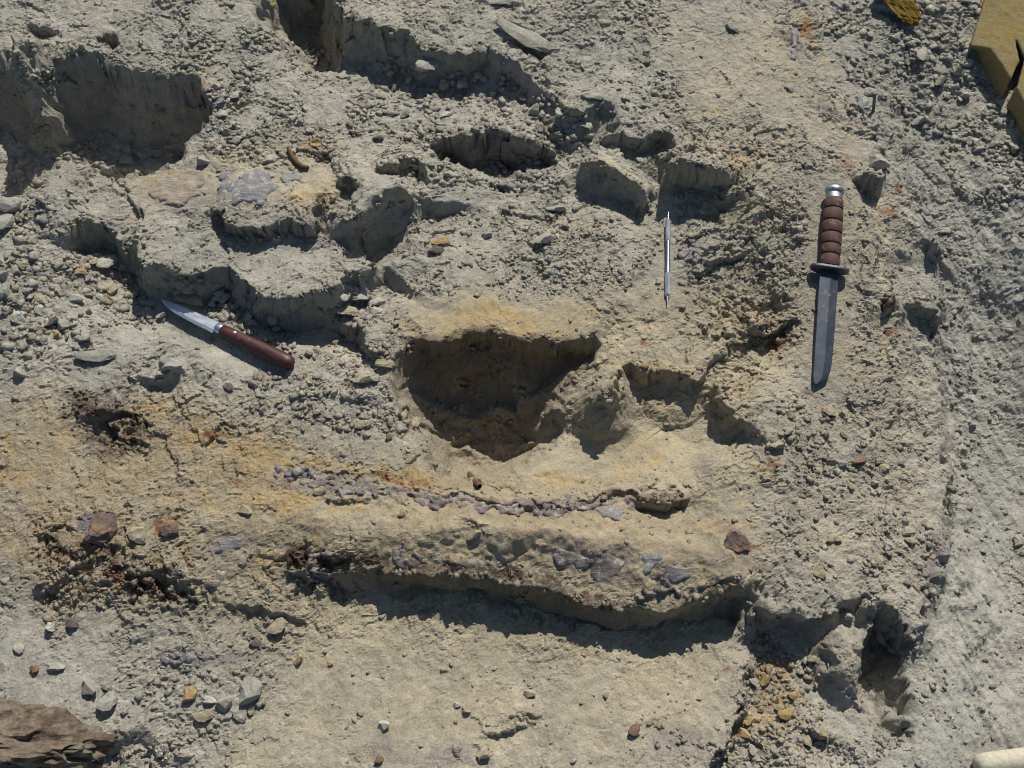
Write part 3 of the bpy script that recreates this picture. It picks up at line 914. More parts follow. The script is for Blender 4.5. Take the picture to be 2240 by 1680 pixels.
def link(name, me, m=None, parent=None, smooth=False):
    if m is not None:
        me.materials.append(m)
    if smooth:
        me.polygons.foreach_set('use_smooth', np.ones(len(me.polygons), bool))
    o = bpy.data.objects.new(name, me)
    COL.objects.link(o)
    if parent:
        o.parent = parent
    return o


# ------------------------------------------------------------------ fossil bone showing through the clay
def bone_patch(px, m, label, dome=0.0020, crust=0.0, step=0.0021, seed=0):
    poly = [P(a, b) for a, b in px]
    a = np.array(poly)
    gx = np.arange(a[:, 0].min() - 0.012, a[:, 0].max() + 0.012, step)
    gy = np.arange(a[:, 1].min() - 0.012, a[:, 1].max() + 0.012, step)
    xs, ys = np.meshgrid(gx, gy)
    wx = xs + (0.009 + 2 * crust) * N1.fbm(xs / 0.03 + seed, ys / 0.03, 3, 0.6)
    wy = ys + (0.009 + 2 * crust) * N2.fbm(xs / 0.03, ys / 0.03 + seed, 3, 0.6)
    sd = inside_dist(poly, wx, wy)
    zb = Hq(xs, ys, HB)
    rise = ss(0.5 + sd / 0.006)
    zs = zb - 0.006 + (0.006 + dome) * rise + rise * (0.0008 * N3.fbm(xs / 0.012, ys / 0.004, 3) + 0.0015 * N4.fbm(xs / 0.022 + seed, ys / 0.022, 3) + crust * N1.facet(xs / 0.011 + seed, ys / 0.006)[0] + 0.4 * crust * N2.facet(xs / 0.005, ys / 0.003 + seed)[0])
    c = sd > -0.0045
    keep = c[:-1, :-1] & c[1:, :-1] & c[:-1, 1:] & c[1:, 1:]
    me, _ = grid_mesh('fossil_bone', xs, ys, zs, keep)
    o = link('fossil_bone', me, m)
    sol = o.modifiers.new('thickness', 'SOLIDIFY')
    sol.thickness = 0.006
    sol.offset = -1
    tag(o, label, 'fossil', 'fossil bone showing in the clay')


for args in [
    ([(478, 445), (500, 420), (530, 412), (548, 388), (575, 382), (605, 400), (612, 430), (600, 462), (570, 478), (520, 478), (485, 465)], MB_BLUE, 'polished blue-grey fossil bone surface on the flat clay plate'),
    ([(472, 395), (500, 388), (520, 400), (505, 418), (478, 412)], MB_BLUE, 'small dull grey bone strip at the upper edge of the polished plate'),
    ([(618, 392), (660, 395), (668, 415), (640, 430), (615, 415)], MB_BLUE, 'grey bone corner beside the polished plate, next to ochre crumbs'),
    ([(345, 395), (430, 380), (455, 400), (445, 440), (400, 462), (350, 455), (330, 425)], MB_BUFF, 'buff and pinkish cracked bone beside the polished grey plate'),
    ([(1212, 1222), (1260, 1218), (1290, 1240), (1282, 1268), (1240, 1262), (1215, 1245)], MB_PURPLE, 'brown-purple bone piece with pale veins on the long ledge', .0012, .0003),
    ([(1288, 1228), (1340, 1232), (1362, 1255), (1340, 1285), (1290, 1280), (1294, 1255)], MB_PURPLE, 'purple-grey bone piece right of a pale crack on the long ledge', .0012, .0003),
    ([(1385, 1228), (1440, 1232), (1445, 1262), (1400, 1262)], MB_BLUE, 'grey bone scrap between the two bone pieces and the ledge end', .0012, .0003),
    ([(1450, 1238), (1490, 1240), (1520, 1262), (1495, 1285), (1450, 1275)], MB_BLUE, 'fibrous blue-grey bone near the deep end of the ledge', .0012, .0003),
    ([(600, 1030), (650, 1028), (705, 1035), (690, 1048), (640, 1052), (610, 1042)], MB_BLUE, 'glittering dark blue-grey bone sliver in ochre clay', .004, .004),
    ([(752, 1078), (790, 1076), (800, 1094), (770, 1104), (750, 1096)], MB_BLUE, 'small shiny grey bone lump above a dark crack', .004, .004),
    ([(918, 1070), (935, 1066), (945, 1090), (936, 1122), (922, 1110)], MB_BLUE, 'upright dark grey bone chip left of the ragged bone edge', .004, .004),
    ([(1305, 1100), (1350, 1112), (1375, 1140), (1345, 1160), (1310, 1130)], MB_BLUE, 'smooth grey bone crossed by a pale line below the ragged edge'),
    ([(470, 1188), (500, 1180), (540, 1192), (520, 1212), (480, 1208)], MB_BLUE, 'flat pale grey bone patch with a white pebble beside it'),
    ([(455, 1262), (495, 1250), (505, 1262), (470, 1286), (450, 1280)], MB_PURPLE, 'small dark bone flake left of the brown crumbs'),
    ([(345, 1446), (400, 1428), (440, 1428), (400, 1448), (350, 1462)], MB_BLUE, 'thin splintery grey bone sliver above the angular stones'),
    ([(1722, 55), (1745, 50), (1752, 95), (1735, 110), (1724, 85)], MB_BLUE, 'narrow grey bone streak beside an orange stain'),
    ([(1725, 105), (1750, 112), (1748, 130), (1728, 124)], MB_BLUE, 'small blue-grey bone spot below the narrow streak'),
    ([(1785, 222), (1812, 225), (1818, 252), (1795, 258)], MB_PURPLE, 'dull mauve bone spot left of the nail'),
    ([(1875, 210), (1895, 205), (1900, 240), (1882, 245)], MB_BLUE, 'dark grey bone spot right against the nail'),
    ([(240, 845), (268, 858), (290, 890), (262, 895), (242, 870)], MB_PURPLE, 'mauve-brown bone showing above the brown crumbs at the slope'),
    ([(590, 1028), (700, 1036), (800, 1055), (900, 1072), (1000, 1084), (1100, 1092), (1200, 1088), (1300, 1084), (1400, 1078), (1470, 1080), (1470, 1104), (1400, 1110), (1300, 1122), (1200, 1136),
      (1100, 1138), (1000, 1128), (900, 1114), (800, 1100), (700, 1074), (600, 1056)], MB_PURPLE, 'long dark broken fossil bone strip curving across the clay ridge', .0009, .0030),
    ([(1400, 1290), (1470, 1284), (1540, 1280), (1560, 1296), (1500, 1316), (1420, 1318)], MB_PURPLE, 'coarse dark bone crust on the lip at the deep end of the ledge', .003, .005),
    ([(640, 1232), (690, 1222), (745, 1236), (750, 1265), (690, 1275), (645, 1262)], MB_PURPLE, 'black-brown crumbling bone crust where the long ledge begins', .004, .006),
    ([(860, 1230), (900, 1226), (930, 1240), (955, 1248), (900, 1256), (865, 1250)], MB_PURPLE, 'brown broken bone rim above the middle of the ledge shadow', .001, .0025),
    ([(975, 1630), (1010, 1625), (1015, 1658), (980, 1660)], MB_PURPLE, 'faint mauve bone patch in the pale smooth floor'),
]:
    bone_patch(*args, seed=rng.random() * 50)

# ------------------------------------------------------------------ stones
def rock_verts(seed, sub, cuts, jitter=0.10):
    g = np.random.default_rng(seed)
    bm = bmesh.new()
    bmesh.ops.create_icosphere(bm, subdivisions=sub, radius=1.0)
    v_ = np.array([q.co[:] for q in bm.verts])
    f_ = np.array([[k.index for k in q.verts] for q in bm.faces])
    bm.free()
    for _ in range(cuts):
        n = g.normal(size=3)
        n /= np.linalg.norm(n)
        d = g.uniform(0.30, 0.68)
        s = v_ @ n - d
        v_ = v_ - np.outer(np.maximum(s, 0), n)
    v_ = v_ + g.normal(size=v_.shape) * jitter * 0.35
    v_ /= np.abs(v_).max(axis=0)
    return v_, f_


def mesh_from(name, v_, f_):
    me = bpy.data.meshes.new(name)
    me.from_pydata(v_.tolist(), [], f_.tolist())
    me.update()
    return me


ROCKS = {}
for t in MS:
    ROCKS[t] = []
    for k in range(7):
        me = mesh_from('stone', *rock_verts(100 + k * 7, 3 if t == 'nodule' else 2, 11 + k % 4 if t != 'nodule' else 4, 0.10 if t != 'nodule' else 0.16))
        me.materials.append(MS[t])
        ROCKS[t].append(me)


def stone(px, py, w, h, rot, tint, label, group=None, cat='stone', thick=None, tilt=0.0, sink=0.35, name='stone', var=None):
    x, y, z = G(px, py)
    k = scale_at(px, py)
    var = int(rng.integers(0, 7)) if var is None else var
    o = bpy.data.objects.new(name, ROCKS[tint][var])
    sx, sy = w * k / 2, h * k / 2 * 1.08
    sz = thick if thick else min(sx, sy) * rng.uniform(0.7, 0.95)
    o.scale = (sx, sy, sz)
    o.rotation_euler = (tilt + rng.normal() * 0.12, rng.normal() * 0.12, R(rot) + rng.normal() * 0.08)
    o.location = (x, y, float(Hq(x, y, HB)) + sz * (1 - 2 * sink))
    COL.objects.link(o)
    tag(o, label, cat, group)
    return o


BIG = [
    (277, 354, 38, 32, 10, 'pale', 'pale blocky stone at the shadow edge of the dark hollow'),
    (441, 358, 36, 30, 0, 'grey', 'grey blocky stone above the buff cracked bone'),
    (590, 351, 44, 22, 25, 'grey', 'long grey stone above the polished plate'),
    (374, 342, 26, 22, 0, 'ochre', 'bright ochre stone between the two grey blocks'),
    (56, 356, 26, 20, 0, 'grey', 'lone grey stone lit at the lower edge of the dark hollow'),
    (25, 452, 58, 40, -25, 'grey', 'large tilted grey stone at the picture edge below the hollow'),
    (10, 492, 50, 42, 0, 'grey', 'rounded grey stone cut by the picture edge, below the tilted one'),
    (593, 11, 26, 20, -30, 'ochre', 'orange-brown stone at the top beside the dark hole'),
    (762, 396, 48, 34, -10, 'dark', 'dark grey lump in a nook right of the polished plate'),
    (1148, 87, 150, 40, -27, 'grey', 'long pale slab slanting over a shadowed gap'),
    (1092, 6, 78, 24, -3, 'grey', 'flat slab cut by the top of the picture'),
    (939, 145, 66, 38, 15, 'grey', 'wide grey stone under the block ledge'),
    (1043, 168, 26, 18, 20, 'pale', 'small pale stone standing in the shade under the ledge'),
    (969, 181, 22, 24, 0, 'grey', 'small upright stone below the wide grey one'),
    (1279, 275, 38, 20, -8, 'pale', 'pale flat stone with its own shadow above the steps'),
    (1290, 212, 62, 26, -4, 'pale', 'broad pale stone lying on the shadowed ledge'),
    (1284, 300, 28, 20, 0, 'grey', 'rounded grey stone below the pale flat one'),
    (832, 302, 30, 22, -35, 'grey', 'grey stone above the thin shards'),
    (980, 251, 32, 16, 10, 'pale', 'pale flat chip over the middle hollow'),
    (959, 532, 52, 20, 18, 'ochre', 'yellowish flat stone lying on the rough clay slope'),
    (952, 550, 40, 24, -10, 'dark', 'dark stone under the yellowish flat one'),
    (1065, 517, 30, 20, 30, 'grey', 'small grey stone right of the yellowish flat one'),
    (1192, 526, 46, 44, -20, 'grey', 'half-buried smooth grey stone left of the steel probe'),
    (1221, 459, 56, 22, -8, 'grey', 'low grey hump above the half-buried stone'),
    (872, 346, 62, 20, 8, 'grey', 'thin grey shard with a sharp black shadow'),
    (905, 362, 50, 16, -18, 'grey', 'second thin shard, tilted over the first one'),
    (986, 383, 40, 24, -15, 'grey', 'grey stone at the sunlit rim of the middle hollow'),
    (170, 596, 36, 22, 25, 'ochre', 'olive-yellow stone in the rubble below the brown nook'),
    (237, 578, 50, 34, 10, 'pale', 'pale lumpy stone beside the block corner'),
    (213, 780, 96, 30, -8, 'grey', 'long low grey stone left of the wooden-handled knife'),
    (121, 703, 40, 32, 0, 'grey', 'rounded grey stone at the foot of the left bank'),
    (125, 733, 22, 20, 0, 'ochre', 'brown-yellow pebble under the rounded grey stone'),
    (40, 818, 34, 26, -25, 'grey', 'angular stone at the lower edge of the left rubble'),
    (170, 656, 54, 26, -5, 'grey', 'flat grey stone with a dark front edge in the left rubble'),
    (416, 657, 66, 34, -4, 'tan', 'large tan stone lying above the small knife blade'),
    (331, 663, 32, 28, 0, 'grey', 'round stone just left of the knife tip'),
    (318, 688, 44, 26, -10, 'grey', 'stone below and left of the knife tip'),
    (357, 690, 28, 22, 0, 'grey', 'small stone tucked under the knife blade'),
    (370, 806, 60, 40, 10, 'grey', 'grey crumbly lump over a dark little hollow'),
    (499, 847, 28, 18, -25, 'dark', 'dark brown chip below the wooden handle'),
    (787, 648, 42, 36, 20, 'pale', 'angular pale stone beside the block edge'),
    (756, 652, 24, 26, 0, 'pale', 'small pale stone left of the angular pale one'),
    (832, 661, 42, 26, -25, 'pale', 'pale stone right of the angular pale one'),
    (747, 680, 92, 26, -24, 'tan', 'tan slab leaning below the pale stones'),
    (825, 683, 36, 20, 10, 'pale', 'flattish pale stone in front of the slab'),
    (843, 797, 46, 26, 5, 'tan', 'blocky tan stone at the corner of the deep pit'),
    (799, 831, 50, 34, -10, 'tan', 'pinkish tan lump left of the deep pit'),
    (787, 932, 30, 24, 0, 'tan', 'tan stone with a shadow left of the pit foot'),
    (906, 929, 36, 28, 20, 'tan', 'tan crumb at the shadow edge of the deep pit'),
    (902, 1003, 34, 22, 0, 'tan', 'brown crumb lump on the smooth basin'),
    (793, 594, 60, 26, 8, 'grey', 'dark-fronted block at the end of the plate ledge'),
    (2124, 931, 26, 20, 0, 'grey', 'lone grey stone on the right flank below the tool level'),
    (1841, 1017, 32, 18, 0, 'grey', 'grey pebble beside rusty crumbs below the big knife'),
    (1880, 1008, 40, 18, 10, 'rust', 'rusty dark crumb cluster beside the grey pebble'),
    (1809, 902, 34, 38, 20, 'tan', 'tan stone under the tip of the big knife'),
    (1704, 974, 40, 26, -30, 'tan', 'tan lump on the slope left of the rusty crumbs'),
    (1726, 945, 24, 18, 0, 'grey', 'small grey stone above the tan lump'),
    (546, 1516, 72, 54, 35, 'grey', 'largest angular grey stone of the lower left cluster'),
    (521, 1563, 44, 32, -20, 'grey', 'angular stone just below the largest one'),
    (448, 1566, 48, 26, -8, 'tan', 'flat tan stone left of the angular cluster'),
    (497, 1539, 46, 34, 40, 'grey', 'dull stone wedged against the largest one'),
    (455, 1535, 40, 22, 0, 'pale', 'pale flat stone behind the flat tan one'),
    (414, 1521, 42, 36, 30, 'ochre', 'rounded yellow-tan stone above the flat tan one'),
    (199, 1510, 46, 40, -20, 'grey', 'left stone of the touching pair with a black gap'),
    (240, 1536, 46, 40, 15, 'grey', 'right stone of the touching pair with a black gap'),
    (233, 1502, 30, 22, 0, 'grey', 'small stone behind the touching pair'),
    (108, 1375, 30, 24, -25, 'pale', 'pale wedge stone below the brown crumbs'),
    (159, 1366, 28, 26, 30, 'dark', 'dark tilted stone right of the pale wedge'),
    (102, 1350, 30, 22, 0, 'tan', 'brownish stone on top of the pale wedge'),
    (297, 1172, 54, 40, -12, 'tan', 'smooth olive-tan stone right of the purple nodule'),
    (608, 1371, 46, 30, 20, 'tan', 'tan stone with a dark underside below the ledge start'),
    (558, 1408, 30, 22, -25, 'dark', 'dark grey chip left below the tan stone'),
    (656, 1440, 24, 26, 10, 'ochre', 'yellow pebble on the edge of the pale floor'),
    (724, 1452, 20, 14, 0, 'ochre', 'flat round yellow pebble on the pale floor'),
    (350, 1650, 24, 22, 0, 'pale', 'pale pebble right of the bottom corner block'),
    (76, 1469, 24, 26, 30, 'rust', 'brown stone beside the flat grey chip'),
    (118, 1463, 50, 24, -5, 'grey', 'flat grey chip right of the brown stone'),
    (42, 1418, 32, 22, -20, 'grey', 'dark-edged stone near the picture edge on the pale left floor'),
    (843, 1588, 30, 26, 20, 'pale', 'white-grey pebble alone on the pale floor'),
    (1387, 1597, 30, 24, 0, 'rust', 'red-orange stone on the pale floor'),
    (1161, 1519, 34, 20, 10, 'tan', 'flat tan pebble in the middle of the pale floor'),
    (828, 1664, 24, 20, 0, 'rust', 'reddish pebble at the bottom of the pale floor'),
    (1062, 1650, 36, 28, -30, 'tan', 'tan flake in the forked crack of the pale floor'),
    (1001, 1543, 18, 14, 0, 'pale', 'tiny white pebble next to a tan one'),
    (1018, 1556, 26, 18, 0, 'tan', 'tan pebble next to the tiny white one'),
    (2160, 1311, 30, 28, 0, 'pale', 'pale squarish stone on the right flank'),
    (2226, 1185, 40, 30, 20, 'grey', 'grey stone at the right picture edge with a dark shadow'),
    (1675, 1485, 36, 26, 15, 'ochre', 'yellow stone at the top of the crumb channel'),
    (1718, 1562, 38, 26, -15, 'ochre', 'yellow angular stone in the middle of the crumb channel'),
    (1628, 1608, 34, 24, -30, 'ochre', 'yellow stone low in the crumb channel'),
    (1640, 1575, 28, 24, 0, 'ochre', 'smaller yellow stone above the low one'),
    (1735, 1520, 30, 20, -20, 'ochre', 'yellow stone above the angular one in the channel'),
    (1765, 1620, 22, 34, 0, 'tan', 'upright tan stone at the channel foot'),
    (1795, 1610, 34, 34, 0, 'tan', 'tan lump with a dark hollow beside it at the channel foot'),
    (1830, 1183, 26, 18, 0, 'tan', 'flat tan pebble right of the orange nodule'),
    (1852, 1351, 30, 26, 0, 'grey', 'grey lump on the rim of the broken pocket'),
    (1928, 1398, 16, 38, 15, 'pale', 'narrow pale stone lit inside the broken pocket'),
    (1952, 1425, 22, 12, -35, 'pale', 'small bright chip inside the broken pocket'),
    (2055, 181, 32, 30, 0, 'grey', 'pale round stone in the scree left of the foam block'),
    (2105, 213, 36, 28, 0, 'grey', 'larger stone close to the foam shadow'),
    (1903, 78, 20, 18, 0, 'grey', 'single round pebble below the mustard foam scrap'),
    (2015, 123, 26, 40, -10, 'grey', 'upright dark shard in the scree'),
    (2129, 286, 20, 16, 0, 'rust', 'rust-brown pebble in the scree'),
    (2138, 329, 38, 18, 20, 'grey', 'flat stone casting a shadow low in the scree'),
    (2116, 141, 26, 22, 0, 'pale', 'pale pebble touching the foam corner shadow'),
    (2150, 1205, 18, 14, 0, 'grey', 'small pebble on the smooth right flank'),
    (1790, 1255, 34, 22, -15, 'tan', 'tan slab flake above the broken pocket'),
    (1985, 1165, 36, 26, -10, 'pale', 'pale stone at the edge of the right flank'),
    (2010, 1240, 30, 22, 0, 'grey', 'grey stone below the pale one at the flank edge'),
    (700, 1075, 30, 20, 0, 'tan', 'tan crumb above the smooth bone ridge'),
    (540, 1120, 40, 24, -20, 'tan', 'tan slab chip on the ochre slope'),
    (880, 1125, 24, 22, 0, 'tan', 'brown crumb in the middle of the bone ridge'),
    (1040, 1168, 44, 20, 5, 'tan', 'curled crumb flake in the middle of the bone ridge'),
    (2010, 265, 40, 26, 0, 'grey', 'blocky clod in the scree right of the nail'),
    (1918, 362, 56, 44, -10, 'grey', 'grey clay flake overhanging a wedge of shadow'),
    (2064, 506, 34, 18, 5, 'grey', 'clod over the dark runnel on the flank edge'),
    (1460, 250, 30, 18, -25, 'grey', 'grey chip on the smooth upper slope'),
    (1600, 62, 40, 30, -20, 'grey', 'grey lump on the upper slope left of the bone streak'),
    (1380, 320, 30, 20, 0, 'grey', 'clod lying on the upper step'),
    (1400, 352, 34, 20, -10, 'grey', 'clod lying on the lower step'),
]
NODULES = [
    (213, 1150, 92, 84, 0, 'nodule', 'purple-brown ironstone nodule half buried in ochre clay'),
    (374, 1160, 50, 44, 20, 'nodule', 'small orange-purple nodule right of the olive-tan stone'),
    (1609, 1192, 60, 62, 10, 'nodule', 'orange ironstone nodule at the end of the long bone ledge'),
]
for s in BIG:
    thin = 'shard' in s[6] or 'slab' in s[6] or 'flat' in s[6] or 'flake' in s[6] or 'chip' in s[6]
    k = scale_at(s[0], s[1])
    stone(*s, group='single stones on the dug slope', thick=(min(s[2], s[3]) * k * 0.32 if thin else None), sink=0.2 if thin else 0.3)
for s in NODULES:
    stone(*s, group='ironstone nodules', cat='nodule', name='ironstone_nodule', sink=0.5)

v_, f_ = rock_verts(4242, 5, 6, 0.0)
v_[:, 1] = np.maximum(v_[:, 1], -0.55)
nn = 0.12 * N1.fbm(v_[:, 0] * 2.1 + v_[:, 2], v_[:, 1] * 2.3 - v_[:, 2], 4) + 0.10 * N2.facet(v_[:, 0] * 6 + 2 * v_[:, 2], v_[:, 1] * 3 + 7)[0] + 0.05 * N3.facet(v_[:, 0] * 15, v_[:, 1] * 8 + 5 * v_[:, 2])[0]
bme = mesh_from('boulder', v_ * (1 + nn)[:, None], f_)
bo = link('boulder', bme, boulder_mat())
x, y, z = G(5, 1622)
k = scale_at(5, 1622)
bo.scale = (250 * k, 84 * k, 0.066)
bo.rotation_euler = (0.05, 0.04, R(-3))
bo.location = (x, y, z + 0.012)
tag(bo, 'large rusty-brown rock at the bottom corner with a black shadowed underside', 'rock')

ZONES = [   # loose stones nobody could tell apart, heap by heap
    ('small loose stone in the grey rubble heap below the brown nook', 'rubble below the brown nook', [(0, 420), (120, 420), (130, 540), (330, 600), (330, 700), (180, 760), (0, 760)], 34, (16, 40), ['grey', 'grey', 'pale', 'tan']),
    ('small loose stone in the shade and scree under the plate ledge', 'stones under the plate ledge', [(330, 620), (480, 630), (660, 720), (560, 740), (380, 660)], 14, (16, 32), ['grey', 'grey', 'tan']),
    ('small loose stone in the scree band between the dark hollow and the plate', 'scree between hollow and plate', [(420, 150), (560, 180), (740, 330), (640, 370), (480, 340), (430, 330), (330, 360), (460, 280)], 34, (13, 26), ['grey', 'grey', 'pale']),
    ('small loose stone in the tumbled band below the block ledge', 'stones below the block ledge', [(760, 160), (1130, 170), (1250, 260), (1320, 330), (1230, 300), (920, 280), (760, 210)], 36, (14, 32), ['grey', 'grey', 'pale']),
    ('small stone in the dense scree beside the yellow foam', 'scree beside the foam', [(1900, 60), (2010, 80), (2100, 120), (2180, 250), (2240, 340), (2240, 420), (2120, 330), (2000, 260), (1860, 190)], 44, (12, 26), ['grey', 'grey', 'pale']),
    ('small stone in the crumb band left of the deep pit', 'crumbs left of the deep pit', [(700, 720), (800, 760), (850, 860), (930, 960), (900, 1000), (740, 930), (560, 900), (640, 840)], 28, (13, 28), ['grey', 'tan', 'tan']),
    ('small stone in the crumb channel beside the pale floor', 'crumb channel stones', [(1660, 1400), (1770, 1400), (1800, 1560), (1700, 1660), (1580, 1680), (1620, 1580)], 26, (12, 26), ['tan', 'ochre', 'tan', 'grey']),
    ('small stone strewn over the slope below the big knife', 'stones below the big knife', [(1680, 880), (1850, 880), (2060, 1080), (2040, 1320), (1900, 1330), (1760, 1180)], 34, (12, 26), ['grey', 'tan', 'tan']),
]


def in_poly(poly, n, g):
    a = np.array(poly, float)
    out = np.empty((0, 2))
    while len(out) < n:
        p_ = g.uniform(a.min(0), a.max(0), (max(64, n * 3), 2))
        out = np.vstack([out, p_[inside_dist(poly, p_[:, 0], p_[:, 1]) > 0]])
    return out[:n]


def tool_clear(px, py, pad):
    ok = np.ones(np.shape(px), bool)
    for (a, b), (c, d), rad in TOOLS:
        t = np.clip(((px - a) * (c - a) + (py - b) * (d - b)) / ((c - a) ** 2 + (d - b) ** 2), 0, 1)
        ok &= np.hypot(px - a - t * (c - a), py - b - t * (d - b)) > pad + rad * 1000
    return ok


for label, group, poly, n, (s0, s1), tints in ZONES:
    pts = in_poly(poly, n * 2, rng)
    pts = pts[tool_clear(pts[:, 0], pts[:, 1], s1 * 0.6)][:n]
    pts = pts[np.argsort(pts[:, 1])]
    ws = s0 + (s1 - s0) * rng.random(len(pts)) ** 2
    ts = [tints[int(rng.integers(0, len(tints)))] for _ in pts]
    tail = label[label.index('stone'):]
    colour = {'grey': 'grey', 'pale': 'pale', 'tan': 'tan', 'ochre': 'yellow'}
    for i, (px, py) in enumerate(pts):
        mates = [j for j in range(len(pts)) if ts[j] == ts[i]]
        order = sorted(mates, key=lambda j: -ws[j]).index(i)
        size = 'largest' if order == 0 else 'second largest' if order == 1 else 'middling' if ws[i] > s0 + 0.3 * (s1 - s0) else 'small'
        half = '' if order < 2 else (' high up' if i < len(pts) / 2 else ' low down')
        stone(px, py, ws[i], ws[i] * rng.uniform(0.6, 0.95), rng.uniform(0, 180), ts[i], f'{size} {colour[ts[i]]} {tail}{half}', group, sink=0.25)

# ------------------------------------------------------------------ gravel and crumbs too many to count
GRAVEL = [  # area, how many, least and greatest size in picture points, warm share
    ([(-60, -40), (2300, -40), (2300, 1720), (-60, 1720)], 15000, 3, 10, .45),
    ([(0, 380), (130, 400), (130, 520), (340, 600), (360, 700), (200, 780), (0, 780)], 1800, 5, 17, .2),
    ([(30, 60), (115, 60), (118, 280), (60, 300), (40, 200)], 700, 5, 14, .1),
    ([(300, 80), (560, 60), (640, 180), (760, 340), (640, 380), (480, 350), (420, 320), (470, 220), (330, 140)], 3400, 4, 13, .15),
    ([(380, 0), (600, 0), (610, 90), (700, 170), (560, 170), (380, 100)], 1300, 4, 12, .1),
    ([(730, 130), (1140, 170), (1300, 260), (1340, 340), (1240, 420), (880, 420), (760, 300)], 3800, 4, 15, .2),
    ([(330, 600), (480, 620), (680, 740), (640, 780), (500, 730), (380, 660)], 900, 5, 15, .2),
    ([(700, 620), (870, 660), (880, 760), (820, 760), (740, 700)], 500, 5, 16, .2),
    ([(1850, 0), (2160, 0), (2120, 110), (2240, 320), (2260, 480), (2100, 420), (2000, 260), (1860, 180), (1800, 60)], 5200, 4, 14, .15),
    ([(650, 700), (840, 740), (870, 870), (950, 980), (900, 1010), (760, 940), (520, 900), (560, 800)], 2800, 4, 14, .5),
    ([(1660, 1380), (1780, 1380), (1820, 1560), (1740, 1680), (1540, 1690), (1600, 1600)], 1700, 4, 14, .8),
    ([(1660, 860), (1860, 860), (2080, 1040), (2060, 1320), (1900, 1350), (1700, 1200)], 2000, 4, 13, .5),
    ([(830, 480), (1440, 420), (1460, 640), (1250, 660), (860, 640)], 2300, 4, 11, .3),
    ([(1480, 280), (1760, 320), (1780, 740), (1620, 720), (1480, 560)], 2200, 4, 12, .5),
    ([(1840, 420), (2240, 420), (2240, 900), (2080, 980), (1860, 860)], 1300, 3, 9, .3),
    ([(60, 1180), (440, 1230), (430, 1330), (90, 1340)], 1100, 4, 12, .8),
    ([(280, 1450), (600, 1460), (560, 1600), (420, 1680), (280, 1660)], 600, 4, 13, .5),
    ([(1750, 1560), (2000, 1600), (1990, 1690), (1740, 1690)], 900, 4, 11, .4),
    ([(900, 880), (1180, 900), (1160, 950), (960, 960)], 500, 4, 12, .6),
    ([(2080, 900), (2270, 880), (2270, 1700), (2020, 1700), (2020, 1450)], 1500, 3, 9, .3),
    ([(940, 330), (1200, 340), (1100, 385), (990, 380)], 300, 5, 13, .3),
    ([(620, 90), (740, 100), (740, 150), (680, 140)], 160, 6, 15, .2),
    ([(750, 125), (900, 150), (900, 175), (780, 165)], 160, 6, 15, .2),
    ([(100, 320), (400, 290), (320, 350), (120, 390)], 500, 4, 13, .3),
    ([(1200, 0), (1460, 0), (1500, 260), (1300, 230)], 1100, 4, 11, .3),
    ([(1560, 1600), (1400, 1560), (1350, 1690), (1560, 1690)], 300, 4, 12, .6),
]
PEB = [None] * 30
for k in range(30):     # twenty-faced crumbs
    g = np.random.default_rng(900 + k)
    bm = bmesh.new()
    bmesh.ops.create_icosphere(bm, subdivisions=1, radius=1.0)
    v_ = np.array([q.co[:] for q in bm.verts])
    f_ = np.array([[q.index for q in fc.verts] for fc in bm.faces])
    bm.free()
    for _ in range(4):
        n = g.normal(size=3)
        n /= np.linalg.norm(n)
        s = v_ @ n - g.uniform(0.35, 0.7)
        v_ = v_ - np.outer(np.maximum(s, 0), n)
    v_ += g.normal(size=v_.shape) * 0.16
    if k % 5 != 0:      # angular chips: skewed blocks
        v_ = np.array([[a, b, c] for a in (-1, 1) for b in (-1, 1) for c in (-1, 1)], float)
        v_ *= 1 + g.uniform(-0.55, 0.25, v_.shape)
        v_[:, 0] += 0.35 * g.normal() * v_[:, 2]
        v_[:, 1] += 0.35 * g.normal() * v_[:, 0]
        f_ = np.array([[0, 1, 3], [0, 3, 2], [4, 6, 7], [4, 7, 5], [0, 4, 5], [0, 5, 1], [2, 3, 7], [2, 7, 6], [0, 2, 6], [0, 6, 4], [1, 5, 7], [1, 7, 3]])
        v_ *= 0.9 / np.linalg.norm(v_, axis=1).mean()
    PEB[k] = (v_ / max(1, np.abs(v_).max()), f_)
allp, alls, allw = [], [], []
for poly, n, s0, s1, warm in GRAVEL:
    n = int(n * 1.25) if n < 9000 else n
    pts = in_poly(poly, n, rng)
    sz = s0 * 0.9 + (s1 * 1.9 - s0) * rng.random(n) ** 5.0
    patch = N3.fbm(pts[:, 0] / 90, pts[:, 1] / 70, 3)
    ok = tool_clear(pts[:, 0], pts[:, 1], 3) & (rng.random(n) < 0.52 + 1.8 * patch)
    allp.append(pts[ok])
    alls.append(sz[ok])
    allw.append(np.full(ok.sum(), warm))
for line, drop in LIPS:                     # crumbs along the broken edges
    for (a, b, c0), (c, d, c1) in zip(line[:-1], line[1:]):
        n = int(math.hypot(c - a, d - b) * 0.16 * min(1, drop / 0.03))
        t = rng.random(n)
        pts = np.stack([a + (c - a) * t, b + (d - b) * t], -1) + rng.normal(size=(n, 2)) * (7, 7) - (0, 4)
        ok = tool_clear(pts[:, 0], pts[:, 1], 3)
        allp.append(pts[ok])
        alls.append((4 + 18 * rng.random(n) ** 2.2)[ok])
        allw.append(np.full(ok.sum(), 0.3))
pts, sz, warm = np.vstack(allp), np.concatenate(alls), np.concatenate(allw)
dxn, dyn = (pts[:, 0] - 1120) / FPX, (840 - pts[:, 1]) / FPX
z = np.zeros(len(pts))
for _ in range(10):
    t = (CAM_H - z) / (CT - dyn * ST)
    px_, py_ = dxn * t, (dyn * CT + ST) * t
    z = 0.5 * z + 0.5 * Hq(px_, py_, HB)
